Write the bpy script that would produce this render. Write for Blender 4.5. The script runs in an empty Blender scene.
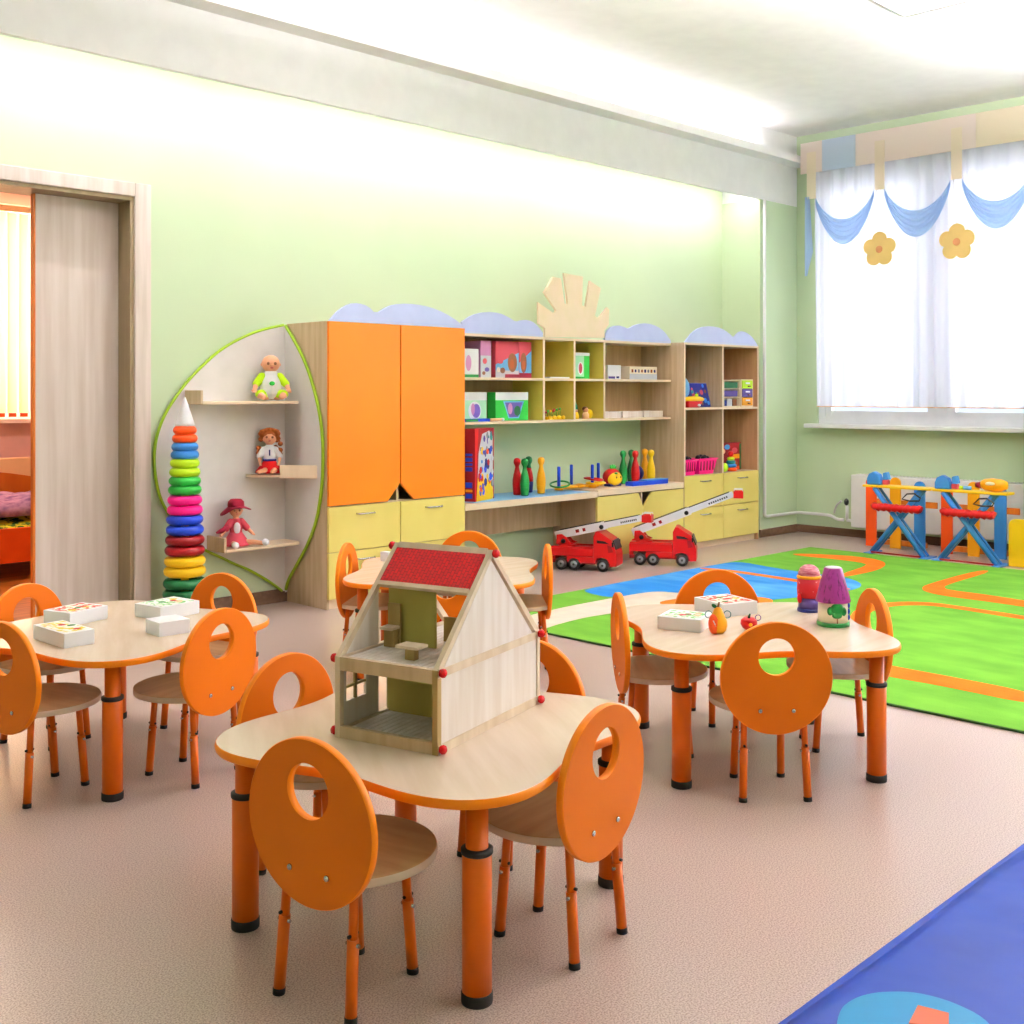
import bpy, bmesh, math, random
from mathutils import Vector, Matrix
random.seed(7)
PI = math.pi
S = bpy.context.scene
COL = S.collection
R_ = math.radians

# ------------------------------------------------------------------ camera
cam_d = bpy.data.cameras.new('camera'); cam = bpy.data.objects.new('camera', cam_d); COL.objects.link(cam)
cam_d.sensor_width = 36.0; cam_d.lens = 1125.7 / 1024 * 36.0; cam_d.shift_y = -0.117
cam_d.clip_start = 0.05; cam_d.clip_end = 100
cam.location = (0, 0, 1.2); cam.rotation_euler = (PI / 2, 0, 0.7857 - PI / 2)
S.camera = cam

# ------------------------------------------------------------------ view and light
S.view_settings.view_transform = 'Standard'; S.view_settings.look = 'None'
S.view_settings.gamma = 1.0; S.view_settings.use_curve_mapping = False
S.view_settings.exposure = 0.18
K_WORLD = 2.0; K_DAY = 130.0; K_PANEL = 4.5; K_WASH = 38.0; K_BED = 300.0
w = bpy.data.worlds.new('sky'); S.world = w; w.use_nodes = True
nt = w.node_tree; bg = nt.nodes['Background']
tc = nt.nodes.new('ShaderNodeTexCoord'); sx = nt.nodes.new('ShaderNodeSeparateXYZ'); cr = nt.nodes.new('ShaderNodeValToRGB')
nt.links.new(tc.outputs['Generated'], sx.inputs[0]); nt.links.new(sx.outputs['Z'], cr.inputs[0]); nt.links.new(cr.outputs[0], bg.inputs[0])
cr.color_ramp.elements[0].position = 0.0; cr.color_ramp.elements[0].color = (0.42, 0.5, 0.62, 1)
cr.color_ramp.elements[1].position = 0.12; cr.color_ramp.elements[1].color = (0.85, 0.93, 1.0, 1)
bg.inputs[1].default_value = K_WORLD

def area(name, loc, rot, sx_, sy_, power, color=(1, 1, 1)):
    d = bpy.data.lights.new(name, 'AREA'); d.shape = 'RECTANGLE'; d.size = sx_; d.size_y = sy_
    d.energy = power; d.color = color
    o = bpy.data.objects.new(name, d); COL.objects.link(o); o.location = loc; o.rotation_euler = rot
    return o
# daylight outside the window and the added unseen window of the window wall, and outside the bedroom window
area('daylight', (9.3, 3.2, 2.2), (0, R_(80), 0), 2.6, 4.0, K_DAY * 0.8, (0.96, 0.96, 1.0))
area('daylight', (9.3, -0.4, 2.2), (0, R_(80), 0), 2.6, 3.0, K_DAY * 2.6, (0.96, 0.96, 1.0))
area('daylight', (2.6, 9.0, 2.0), (R_(-90), 0, 0), 2.4, 1.8, K_BED, (1.0, 0.85, 0.65))

# ------------------------------------------------------------------ helpers
def lin(c):
    def f(v):
        v /= 255.0
        return v / 12.92 if v <= 0.04045 else ((v + 0.055) / 1.055) ** 2.4
    return (f(c[0]), f(c[1]), f(c[2]), 1.0)

def mat(name, rgb, rough=0.5, rgb2=None, scale=(8, 8, 8), mix=0.5, bump=0.0, bscale=60, metal=0.0, spec=0.3, coat=0.0, sheen=0.0, detail=3.0, emit=None, es=0.0, ramp=(0.35, 0.65)):
    m = bpy.data.materials.new(name); m.use_nodes = True
    n = m.node_tree.nodes; l = m.node_tree.links; b = n['Principled BSDF']
    b.inputs['Roughness'].default_value = rough; b.inputs['Metallic'].default_value = metal
    b.inputs['Specular IOR Level'].default_value = spec; b.inputs['Coat Weight'].default_value = coat
    b.inputs['Sheen Weight'].default_value = sheen
    t = n.new('ShaderNodeTexCoord'); mp = n.new('ShaderNodeMapping'); mp.inputs['Scale'].default_value = scale
    l.new(t.outputs['Object'], mp.inputs[0])
    nz = n.new('ShaderNodeTexNoise'); nz.inputs['Scale'].default_value = 1.0; nz.inputs['Detail'].default_value = detail
    l.new(mp.outputs[0], nz.inputs['Vector'])
    r = n.new('ShaderNodeValToRGB'); r.color_ramp.elements[0].position = ramp[0]; r.color_ramp.elements[1].position = ramp[1]
    c1 = lin(rgb); c2 = lin(rgb2) if rgb2 else tuple(min(1, v * 0.94) for v in c1[:3]) + (1,)
    r.color_ramp.elements[0].color = c2; r.color_ramp.elements[1].color = c1
    l.new(nz.outputs[0], r.inputs[0]); l.new(r.outputs[0], b.inputs['Base Color'])
    if bump:
        n2 = n.new('ShaderNodeTexNoise'); n2.inputs['Scale'].default_value = bscale; l.new(t.outputs['Object'], n2.inputs['Vector'])
        bp = n.new('ShaderNodeBump'); bp.inputs['Strength'].default_value = bump; bp.inputs['Distance'].default_value = 0.01
        l.new(n2.outputs[0], bp.inputs['Height']); l.new(bp.outputs[0], b.inputs['Normal'])
    if emit:
        b.inputs['Emission Color'].default_value = lin(emit); b.inputs['Emission Strength'].default_value = es
    return m

M = {}
def mk(key, *a, **k):
    M[key] = mat(key, *a, **k); return M[key]

class MB:
    """collects shapes into one mesh"""
    def __init__(s): s.bm = bmesh.new(); s.mats = []
    def mi(s, m):
        if m is None: m = 'white_plastic'
        if m not in s.mats: s.mats.append(m)
        return s.mats.index(m)
    def _fin(s, verts, faces, m, smooth):
        i = s.mi(m)
        for f in faces: f.material_index = i; f.smooth = smooth
    def box(s, c, d, m=None, rz=0.0, bev=0.0, rx=0.0, ry=0.0):
        b2 = bmesh.new(); bmesh.ops.create_cube(b2, size=1.0)
        for v in b2.verts: v.co = Vector((v.co.x * d[0], v.co.y * d[1], v.co.z * d[2]))
        if bev: bmesh.ops.bevel(b2, geom=list(b2.edges), offset=bev, segments=2, affect='EDGES', profile=0.5)
        mt = Matrix.Translation(Vector(c)) @ Matrix.Rotation(rz, 4, 'Z') @ Matrix.Rotation(ry, 4, 'Y') @ Matrix.Rotation(rx, 4, 'X')
        return s._merge(b2, mt, m, False)
    def _merge(s, b2, mt, m, smooth):
        i = s.mi(m); mp = {}
        for v in b2.verts: mp[v] = s.bm.verts.new(mt @ v.co)
        for f in b2.faces:
            try: g = s.bm.faces.new([mp[v] for v in f.verts])
            except ValueError: continue
            g.material_index = i; g.smooth = smooth
        b2.free(); return s
    def bb(s, x0, x1, y0, y1, z0, z1, m=None, bev=0.0):
        return s.box(((x0 + x1) / 2, (y0 + y1) / 2, (z0 + z1) / 2), (abs(x1 - x0), abs(y1 - y0), abs(z1 - z0)), m, bev=bev)
    def prism(s, pts, a, b, axis='Z', m=None, m_side=None, smooth=False):
        """pts in the plane across axis: Z -> (x,y), Y -> (x,z), X -> (y,z)"""
        def P(p, h):
            return Vector((p[0], p[1], h)) if axis == 'Z' else Vector((p[0], h, p[1])) if axis == 'Y' else Vector((h, p[0], p[1]))
        i = s.mi(m); j = s.mi(m_side) if m_side else i
        A = [s.bm.verts.new(P(p, a)) for p in pts]; B = [s.bm.verts.new(P(p, b)) for p in pts]
        f = s.bm.faces.new(A); f.material_index = i
        f = s.bm.faces.new(B[::-1]); f.material_index = i
        n = len(pts)
        for k in range(n):
            f = s.bm.faces.new([A[k], B[k], B[(k + 1) % n], A[(k + 1) % n]]); f.material_index = j; f.smooth = smooth
        return s
    def lathe(s, prof, c=(0, 0, 0), n=24, m=None, axis='Z', rz=0.0, rot=None, smooth=True, sc=(1, 1)):
        i = s.mi(m); rings = []
        mt = Matrix.Translation(Vector(c)) @ (rot if rot is not None else Matrix.Rotation(rz, 4, 'Z'))
        if axis == 'X': mt = mt @ Matrix.Rotation(PI / 2, 4, 'Y')
        if axis == 'Y': mt = mt @ Matrix.Rotation(-PI / 2, 4, 'X')
        for r, z in prof:
            if r < 1e-6: rings.append([s.bm.verts.new(mt @ Vector((0, 0, z)))])
            else: rings.append([s.bm.verts.new(mt @ Vector((r * sc[0] * math.cos(2 * PI * k / n), r * sc[1] * math.sin(2 * PI * k / n), z))) for k in range(n)])
        for a, b in zip(rings, rings[1:]):
            for k in range(n):
                q = [a[k % len(a)], a[(k + 1) % len(a)], b[(k + 1) % len(b)], b[k % len(b)]]
                u = []
                for v in q:
                    if v not in u: u.append(v)
                if len(u) > 2:
                    f = s.bm.faces.new(u); f.material_index = i; f.smooth = smooth
        for rr, rev in ((rings[0], True), (rings[-1], False)):
            if len(rr) > 2:
                f = s.bm.faces.new(rr[::-1] if rev else rr); f.material_index = i
        return s
    def cyl(s, p0, p1, r0, r1=None, m=None, n=20):
        p0 = Vector(p0); p1 = Vector(p1); d = p1 - p0; q = d.to_track_quat('Z', 'Y').to_matrix().to_4x4()
        return s.lathe([(r0, 0), (r1 if r1 is not None else r0, d.length)], p0, n, m, rot=q)
    def ball(s, c, r, m=None, n=16, rot=None):
        if not isinstance(r, (tuple, list)): r = (r, r, r)
        b2 = bmesh.new(); bmesh.ops.create_uvsphere(b2, u_segments=n, v_segments=max(6, n * 2 // 3), radius=1.0)
        mt = Matrix.Translation(Vector(c)) @ (rot or Matrix.Identity(4)) @ Matrix.Diagonal((r[0], r[1], r[2], 1))
        return s._merge(b2, mt, m, True)
    def torus(s, c, R, r, m=None, n=32, k=12, axis='Z', rot=None, sz=1.0):
        i = s.mi(m); mt = Matrix.Translation(Vector(c)) @ (rot or Matrix.Identity(4))
        if axis == 'X': mt = mt @ Matrix.Rotation(PI / 2, 4, 'Y')
        if axis == 'Y': mt = mt @ Matrix.Rotation(PI / 2, 4, 'X')
        V = [[s.bm.verts.new(mt @ Vector(((R + r * math.cos(2 * PI * b / k)) * math.cos(2 * PI * a / n), (R + r * math.cos(2 * PI * b / k)) * math.sin(2 * PI * a / n), r * sz * math.sin(2 * PI * b / k)))) for b in range(k)] for a in range(n)]
        for a in range(n):
            for b in range(k):
                f = s.bm.faces.new([V[a][b], V[(a + 1) % n][b], V[(a + 1) % n][(b + 1) % k], V[a][(b + 1) % k]]); f.material_index = i; f.smooth = True
        return s
    def tube(s, pts, r, m=None, n=10, cyc=False):
        i = s.mi(m); P = [Vector(p) for p in pts]; rings = []; up = None
        for k, p in enumerate(P):
            a = P[k - 1] if (k > 0 or cyc) else p; b = P[(k + 1) % len(P)] if (k < len(P) - 1 or cyc) else p
            t = (b - a).normalized()
            if up is None: up = Vector((0, 0, 1)) if abs(t.z) < 0.9 else Vector((1, 0, 0))
            x = t.cross(up).normalized(); up = x.cross(t).normalized()
            rr = r[k] if isinstance(r, (list, tuple)) else r
            rings.append([s.bm.verts.new(p + rr * (math.cos(2 * PI * q / n) * x + math.sin(2 * PI * q / n) * up)) for q in range(n)])
        m_ = len(rings)
        for k in range(m_ if cyc else m_ - 1):
            for q in range(n):
                f = s.bm.faces.new([rings[k][q], rings[k][(q + 1) % n], rings[(k + 1) % m_][(q + 1) % n], rings[(k + 1) % m_][q]]); f.material_index = i; f.smooth = True
        if not cyc:
            for q in (rings[0], rings[-1][::-1]):
                f = s.bm.faces.new(q); f.material_index = i
        return s
    def build(s, name, parent=None, loc=(0, 0, 0), rz=0.0, bevel=0.0):
        bmesh.ops.recalc_face_normals(s.bm, faces=list(s.bm.faces))
        me = bpy.data.meshes.new(name); s.bm.to_mesh(me); s.bm.free()
        for k in s.mats: me.materials.append(M[k])
        o = bpy.data.objects.new(name, me); COL.objects.link(o); o.location = loc; o.rotation_euler = (0, 0, rz)
        if parent: o.parent = parent
        if bevel:
            b = o.modifiers.new('bevel', 'BEVEL'); b.width = bevel; b.segments = 2; b.limit_method = 'ANGLE'; b.angle_limit = R_(50)
        return o

def tag(o, label, cat, group=None, kind=None):
    o['label'] = label; o['category'] = cat
    if group: o['group'] = group
    if kind: o['kind'] = kind
    return o
def thing(name, label, cat, loc=(0, 0, 0), rz=0.0, group=None):
    o = bpy.data.objects.new(name, None); COL.objects.link(o); o.empty_display_size = 0.05
    o.location = loc; o.rotation_euler = (0, 0, rz)
    return tag(o, label, cat, group)
def struct(o): o['kind'] = 'structure'; return o
def copy_tree(o, parent=None):
    c = o.copy(); COL.objects.link(c)
    if parent: c.parent = parent
    for ch in list(o.children): copy_tree(ch, c)
    return c
def smooth_poly(p, it=2):
    for _ in range(it):
        q = []
        for k in range(len(p)):
            a = p[k]; b = p[(k + 1) % len(p)]
            q.append((a[0] * .75 + b[0] * .25, a[1] * .75 + b[1] * .25)); q.append((a[0] * .25 + b[0] * .75, a[1] * .25 + b[1] * .75))
        p = q
    return p
def smooth_open(p, it=2):
    for _ in range(it):
        q = [p[0]]
        for a, b in zip(p, p[1:]):
            q.append(tuple(i * .75 + j * .25 for i, j in zip(a, b))); q.append(tuple(i * .25 + j * .75 for i, j in zip(a, b)))
        q.append(p[-1]); p = q
    return p

# ------------------------------------------------------------------ materials
mk('wall_green', (200, 218, 182), 0.85, (196, 214, 178), (1.5, 1.5, 1.5), bump=0.05, bscale=180)
mk('white_paint', (244, 244, 242), 0.8, (240, 240, 238))
mk('white_gloss', (240, 240, 240), 0.35)
mk('white_plastic', (235, 235, 235), 0.4)
mk('floor_lino', (204, 184, 174), 0.30, (152, 130, 120), (260, 260, 260), spec=0.45, detail=5, ramp=(0.36, 0.6))
mk('baseboard_brown', (104, 78, 58), 0.5, (84, 60, 42), (30, 3, 30))
mk('birch_top', (228, 208, 186), 0.26, (219, 197, 172), (3, 26, 3), spec=0.5)
mk('seat_wood', (196, 158, 112), 0.35, (180, 140, 96), (4, 30, 4))
mk('seat_edge', (214, 190, 168), 0.45)
mk('orange', (222, 110, 0), 0.45, (216, 104, 0), (3, 3, 3), spec=0.2)
mk('orange_edge', (248, 136, 2), 0.42, (246, 132, 4))
mk('orange_tube', (220, 98, 4), 0.34, (212, 92, 4))
mk('black_rubber', (26, 20, 18), 0.6)
mk('black_plastic', (24, 24, 26), 0.4)
mk('steel', (190, 190, 195), 0.25, metal=1.0)
mk('maple', (206, 182, 150), 0.45, (190, 164, 130), (30, 30, 2.5))
mk('maple_back', (200, 164, 124), 0.55, (184, 148, 108), (26, 26, 2.5))
mk('tan_board', (208, 160, 118), 0.5, (196, 146, 104), (26, 26, 2.5))
mk('maple_edge', (238, 216, 186), 0.45, (230, 206, 174), (5, 30, 5))
mk('olive_laminate', (228, 210, 96), 0.5, (220, 201, 86), (3, 3, 3))
mk('yellow_front', (234, 216, 124), 0.42, (228, 209, 114), (3, 3, 3))
mk('orange_front', (252, 134, 12), 0.42, (247, 128, 8), (2, 2, 2))
mk('cloud_blue', (196, 206, 246), 0.5, (190, 200, 242))
mk('sun_cream', (246, 222, 194), 0.5, (240, 219, 182))
mk('lime_edge', (150, 184, 36), 0.45, (140, 174, 30))
mk('panel_white', (228, 224, 222), 0.45, (222, 218, 216))
mk('door_oak', (224, 212, 204), 0.5, (202, 186, 174), (22, 22, 1.3), detail=5, ramp=(0.3, 0.7))
mk('door_frame', (228, 214, 206), 0.5, (206, 192, 180), (22, 22, 1.5))
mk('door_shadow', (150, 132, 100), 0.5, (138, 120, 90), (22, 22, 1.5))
mk('orange_wood', (214, 120, 40), 0.4, (190, 96, 26), (20, 20, 2))
mk('wood_floor', (196, 112, 40), 0.35, (160, 82, 26), (4, 30, 4))
mk('pink_wall', (238, 184, 180), 0.85)
mk('bed_orange', (240, 84, 14), 0.4, (230, 76, 10))
mk('bed_brown', (206, 102, 20), 0.45, (190, 88, 14), (8, 8, 3))
mk('pillow_purple', (188, 140, 178), 0.9, (120, 80, 130), (14, 40, 14), bump=0.6, bscale=14)
mk('blanket_print', (214, 200, 40), 0.9, (52, 92, 30), (26, 26, 26), bump=0.4, bscale=20, ramp=(0.45, 0.52))
mk('blind_cream', (250, 214, 150), 0.8, (240, 190, 110), (6, 6, 0.5))
mk('rug_green', (100, 156, 42), 0.95, (80, 138, 28), (7, 3, 7), bump=0.35, bscale=260, detail=5)
mk('rug_blue', (24, 122, 200), 0.95, (84, 158, 212), (6, 2, 6), bump=0.35, bscale=260, detail=5, ramp=(0.3, 0.6))
mk('rug_beige', (226, 214, 196), 0.95, (216, 202, 184), bump=0.35, bscale=260)
mk('rug_orange', (228, 104, 0), 0.95, (240, 116, 6), bump=0.35, bscale=260)
mk('rug_dark', (40, 70, 24), 0.95)
mk('vinyl_blue', (12, 54, 138), 0.42, (9, 44, 122), (3, 3, 3), bump=0.9, bscale=4.5, spec=0.18)
mk('vinyl_cyan', (10, 124, 172), 0.4)
mk('vinyl_orange', (184, 84, 44), 0.4)
mk('vinyl_navy', (16, 30, 80), 0.45)
for k, c in dict(red=(192, 12, 14), dark_red=(140, 10, 18), crimson=(128, 12, 38), green=(22, 122, 52), dark_green=(14, 92, 46), lime=(190, 232, 30), blue=(28, 66, 196), navy=(24, 34, 110), sky=(56, 132, 206), light_blue=(110, 176, 226),
                 yellow=(248, 200, 24), amber=(246, 168, 20), pink=(246, 26, 140), hot_orange=(246, 84, 24), teal=(30, 128, 130), purple=(104, 44, 128), violet=(92, 74, 150), mauve=(200, 136, 180),
                 brown=(120, 72, 40), mint=(170, 224, 186), leaf_green=(40, 170, 60), grey=(130, 134, 140), light_grey=(202, 206, 212), pale=(240, 240, 244), rose=(196, 70, 84), cream=(244, 232, 206), skin=(226, 162, 122), ginger=(150, 74, 26), peach=(248, 196, 150)).items():
    mk('toy_' + k, c, 0.35)
    mk('card_' + k, c, 0.6)
    mk('cloth_' + k, c, 0.95)
mk('mat_paper', (240, 240, 244), 0.6, (236, 236, 240))
mk('kraft', (190, 176, 140), 0.7)
mk('plywood', (228, 208, 184), 0.5, (212, 188, 160), (26, 26, 4), detail=4)
mk('plywood_light', (238, 228, 222), 0.5, (226, 212, 202), (40, 40, 3), detail=4)
mk('plywood_dark', (178, 150, 96), 0.55, (166, 138, 84), (30, 30, 4))
mk('olive_cloth', (186, 172, 96), 0.8, (176, 162, 86))
mk('red_knob', (206, 12, 20), 0.25)
mk('flower_petal', (254, 216, 140), 0.7)
mk('flower_centre', (240, 160, 110), 0.7)
mk('jar_cap', (160, 62, 84), 0.5, (206, 140, 150), (40, 40, 160))
mk('confetti', (222, 70, 60), 0.6, (236, 236, 220), (60, 60, 60), ramp=(0.48, 0.52))
mk('confetti_green', (120, 190, 110), 0.6, (240, 240, 236), (45, 45, 45), ramp=(0.48, 0.55))
mk('confetti_yellow', (214, 196, 40), 0.6, (236, 232, 226), (40, 40, 40), ramp=(0.48, 0.55))
mk('confetti_blue', (60, 90, 170), 0.6, (222, 84, 60), (50, 50, 50), ramp=(0.47, 0.53))
mk('purple_foil', (76, 8, 62), 0.3, (150, 50, 132), (110, 110, 30), ramp=(0.55, 0.7))
mk('red_print', (172, 10, 22), 0.5, (240, 190, 190), (70, 70, 70), ramp=(0.25, 0.36))
mk('skin_baby', (232, 168, 132), 0.5)

# ripple tiles of the toy house roof
def roof_mat():
    m = mat('roof_tile', (206, 10, 22), 0.4); n = m.node_tree.nodes; l = m.node_tree.links; b = n['Principled BSDF']
    t = n.new('ShaderNodeTexCoord'); bt = n.new('ShaderNodeTexBrick'); bt.inputs['Scale'].default_value = 1.0
    mp = n.new('ShaderNodeMapping'); mp.inputs['Rotation'].default_value = (0, 0, 0)
    bt.inputs['Color1'].default_value = lin((214, 4, 14)); bt.inputs['Color2'].default_value = lin((192, 8, 20)); bt.inputs['Mortar'].default_value = lin((130, 0, 8))
    bt.inputs['Brick Width'].default_value = 0.012; bt.inputs['Row Height'].default_value = 0.009; bt.inputs['Mortar Size'].default_value = 0.0007
    l.new(t.outputs['Object'], mp.inputs[0]); l.new(mp.outputs[0], bt.inputs['Vector']); l.new(bt.outputs[0], b.inputs['Base Color'])
    return m
M['roof_tile'] = roof_mat()

def sheer(name, rgb, tr, rough=1.0):
    m = bpy.data.materials.new(name); m.use_nodes = True; n = m.node_tree.nodes; l = m.node_tree.links
    n.remove(n['Principled BSDF']); out = n['Material Output']
    d = n.new('ShaderNodeBsdfDiffuse'); t = n.new('ShaderNodeBsdfTranslucent'); p = n.new('ShaderNodeBsdfTransparent')
    tc_ = n.new('ShaderNodeTexCoord'); nz = n.new('ShaderNodeTexNoise'); nz.inputs['Scale'].default_value = 3.0
    l.new(tc_.outputs['Object'], nz.inputs['Vector'])
    r = n.new('ShaderNodeValToRGB'); c = lin(rgb); r.color_ramp.elements[0].color = tuple(v * .97 for v in c[:3]) + (1,); r.color_ramp.elements[1].color = c
    l.new(nz.outputs[0], r.inputs[0]); l.new(r.outputs[0], d.inputs[0]); l.new(r.outputs[0], t.inputs[0])
    a = n.new('ShaderNodeMixShader'); a.inputs[0].default_value = 0.5; l.new(d.outputs[0], a.inputs[1]); l.new(t.outputs[0], a.inputs[2])
    q = n.new('ShaderNodeMixShader'); q.inputs[0].default_value = tr; l.new(a.outputs[0], q.inputs[1]); l.new(p.outputs[0], q.inputs[2])
    l.new(q.outputs[0], out.inputs[0]); return m
M['sheer_white'] = sheer('sheer_white', (228, 228, 240), 0.06)
M['voile_blue'] = sheer('voile_blue', (186, 212, 246), 0.0)
M['cloth_valance'] = sheer('cloth_valance', (254, 242, 236), 0.0)  # valance colours paled, standing in for the white fade near the ceiling
M['cloth_valance_blue'] = sheer('cloth_valance_blue', (222, 234, 250), 0.0)
M['cloth_valance_cream'] = sheer('cloth_valance_cream', (254, 244, 226), 0.0)
M['blind_cream'] = sheer('blind_cream', (252, 230, 200), 0.0)
def glass():
    m = bpy.data.materials.new('window_glass'); m.use_nodes = True; n = m.node_tree.nodes; l = m.node_tree.links
    n.remove(n['Principled BSDF']); g = n.new('ShaderNodeBsdfGlossy'); g.inputs['Roughness'].default_value = 0.02
    p = n.new('ShaderNodeBsdfTransparent'); fr = n.new('ShaderNodeFresnel'); fr.inputs[0].default_value = 1.3
    x = n.new('ShaderNodeMixShader'); l.new(fr.outputs[0], x.inputs[0]); l.new(p.outputs[0], x.inputs[1]); l.new(g.outputs[0], x.inputs[2]); l.new(x.outputs[0], n['Material Output'].inputs[0])
    return m
M['glass'] = glass()
M['added_lamp_white'] = mat('added_lamp_white', (255, 255, 255), 0.5, emit=(255, 247, 253), es=K_PANEL)  # emission for the lamps added to brighten the rooms
M['added_lamp_up'] = mat('added_lamp_up', (255, 255, 255), 0.5, emit=(255, 246, 253), es=120)
M['added_lamp_ledge'] = mat('added_lamp_ledge', (255, 255, 255), 0.5, emit=(255, 246, 253), es=26)
M['added_lamp_bed'] = mat('added_lamp_bed', (255, 255, 255), 0.5, emit=(255, 240, 228), es=30)
M['added_lamp_strip'] = mat('added_lamp_strip', (255, 255, 255), 0.5, emit=(255, 247, 253), es=K_WASH)

# ------------------------------------------------------------------ room shell
ZC = 3.4
struct(MB().bb(-1.7, 8.8, -2.7, 5.6, -0.1, 0, 'floor_lino').build('floor'))
struct(MB().bb(-1.7, 8.8, -2.7, 5.7, ZC, ZC + 0.1, 'white_paint').build('ceiling'))
# back wall with the door opening (x 1.15..2.727, z 0..2.208)
struct(MB().bb(-1.7, 1.15, 5.5, 5.7, 0, ZC, 'wall_green').bb(2.727, 8.8, 5.5, 5.7, 0, ZC, 'wall_green').bb(1.15, 2.727, 5.5, 5.7, 2.208, ZC, 'wall_green').build('wall_back'))
struct(MB().bb(-1.9, -1.7, -2.7, 5.7, 0, ZC, 'wall_green').build('wall_left'))
struct(MB().bb(-1.7, 8.8, -2.9, -2.7, 0, ZC, 'wall_green').build('wall_front'))
W0, W1 = 1.75, 4.93   # window 1 along y
V0, V1 = -2.0, 1.1    # window 2 along y, added out of view to let in more daylight
ZS, ZT = 0.93, 2.95
b = MB()
b.bb(8.6, 8.8, -2.7, 5.5, 0, ZS, 'wall_green').bb(8.6, 8.8, -2.7, 5.5, ZT, ZC, 'wall_green')
for y0, y1 in ((-2.7, V0), (V1, W0), (W1, 5.5)): b.bb(8.6, 8.8, y0, y1, ZS, ZT, 'wall_green')
struct(b.build('wall_right'))
struct(MB().bb(8.024, 8.6, 5.13, 5.5, 0, 2.796, 'wall_green').build('wall_pillar'))
struct(MB().bb(-1.7, 8.6, 5.13, 5.5, 2.90, ZC, 'white_paint').bb(-1.7, 8.6, 5.13, 5.15, 2.796, 2.8999, 'white_paint').bb(8.024, 8.6, 5.1501, 5.5, 2.7962, 2.8998, 'white_paint').bb(-1.7, 8.6, 4.99, 5.1299, 3.13, 3.15, 'white_paint').bb(-1.7, 8.6, 4.99, 5.005, 3.1501, 3.19, 'white_paint').build('ceiling_soffit'))  # front ledge and lip added to carry and hide the strips
struct(MB().bb(2.816, 3.66, 5.484, 5.5, 0, 0.075, 'baseboard_brown', 0.002).build('baseboard_back'))
struct(MB().bb(8.008, 8.6, 5.114, 5.13, 0, 0.065, 'baseboard_brown', 0.002).build('baseboard_pillar'))
struct(MB().bb(8.584, 8.6, -2.7, 5.114, 0, 0.065, 'baseboard_brown', 0.002).build('baseboard_right'))

def window(name, y0, y1, sillx=8.47):
    o = MB()
    for a, b_ in ((y0, y0 + .06), (y1 - .06, y1)): o.bb(8.62, 8.69, a, b_, ZS, ZT, 'white_gloss')
    o.bb(8.622, 8.688, y0 + .01, y1 - .01, ZS + .001, ZS + .07, 'white_gloss').bb(8.622, 8.688, y0 + .01, y1 - .01, ZT - .06, ZT - .001, 'white_gloss')
    n = 3; st = (y1 - y0) / n
    for k in range(1, n): o.bb(8.6235, 8.6865, y0 + k * st - .05, y0 + k * st + .05, ZS + .02, ZT - .02, 'white_gloss')
    for k in range(n):
        o.bb(8.63, 8.675, y0 + k * st + .05, y0 + k * st + .11, ZS + .05, ZT - .05, 'white_gloss')
        o.bb(8.63, 8.675, y0 + (k + 1) * st - .11, y0 + (k + 1) * st - .05, ZS + .05, ZT - .05, 'white_gloss')
        o.bb(8.632, 8.673, y0 + k * st + .055, y0 + (k + 1) * st - .055, ZS + .055, ZS + .115, 'white_gloss')
    fr = struct(o.build(name))
    for k in range(n):
        MB().bb(8.65, 8.656, y0 + k * st + .1, y0 + (k + 1) * st - .1, ZS + .11, ZT - .06, 'glass').build('pane', fr)
    MB().bb(sillx, 8.62, y0 - .06, y1 + .06, ZS - .03, ZS + .005, 'white_gloss', 0.006).build('window_sill', fr)
    return fr
window('window_1', W0, W1)
window('added_window_2', V0, V1)  # added unseen window, source of extra daylight

# sliding door, its frame and the bedroom behind
b = MB()
b.bb(2.727, 2.816, 5.475, 5.5, 0, 2.28, 'door_frame', 0.004).bb(1.06, 1.15, 5.475, 5.5, 0, 2.28, 'door_frame', 0.004).bb(1.15, 2.727, 5.475, 5.5, 2.208, 2.28, 'door_frame', 0.004)
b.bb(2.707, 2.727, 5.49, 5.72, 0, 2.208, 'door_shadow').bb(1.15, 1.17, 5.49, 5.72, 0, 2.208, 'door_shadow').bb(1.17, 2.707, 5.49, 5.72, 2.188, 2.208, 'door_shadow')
struct(b.build('trim_1'))
d = struct(MB().bb(2.275, 2.706, 5.62, 5.655, 0.01, 2.186, 'door_oak', 0.001).build('door_1'))
MB().bb(2.265, 2.2749, 5.62, 5.655, 0.01, 2.186, 'orange_wood').build('door_edge', d)
struct(MB().bb(-0.5, 4.6, 5.6, 8.6, -0.1, 0, 'wood_floor').build('floor_bedroom'))
struct(MB().bb(-0.5, 4.6, 5.7, 8.6, 2.75, 2.85, 'white_paint').build('ceiling_bedroom'))
b = MB()
b.bb(-0.5, 4.6, 8.45, 8.6, 0, 1.0, 'pink_wall').bb(-0.5, 4.6, 8.45, 8.6, 2.58, 2.75, 'pink_wall').bb(-0.5, 1.0, 8.45, 8.6, 1.0, 2.58, 'pink_wall').bb(3.75, 4.6, 8.45, 8.6, 1.0, 2.58, 'pink_wall')
struct(b.build('wall_bedroom_back'))
struct(MB().bb(4.6, 4.7, 5.7, 8.6, 0, 2.75, 'pink_wall').bb(-0.6, -0.5, 5.7, 8.6, 0, 2.75, 'pink_wall').build('wall_bedroom_side'))
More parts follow.
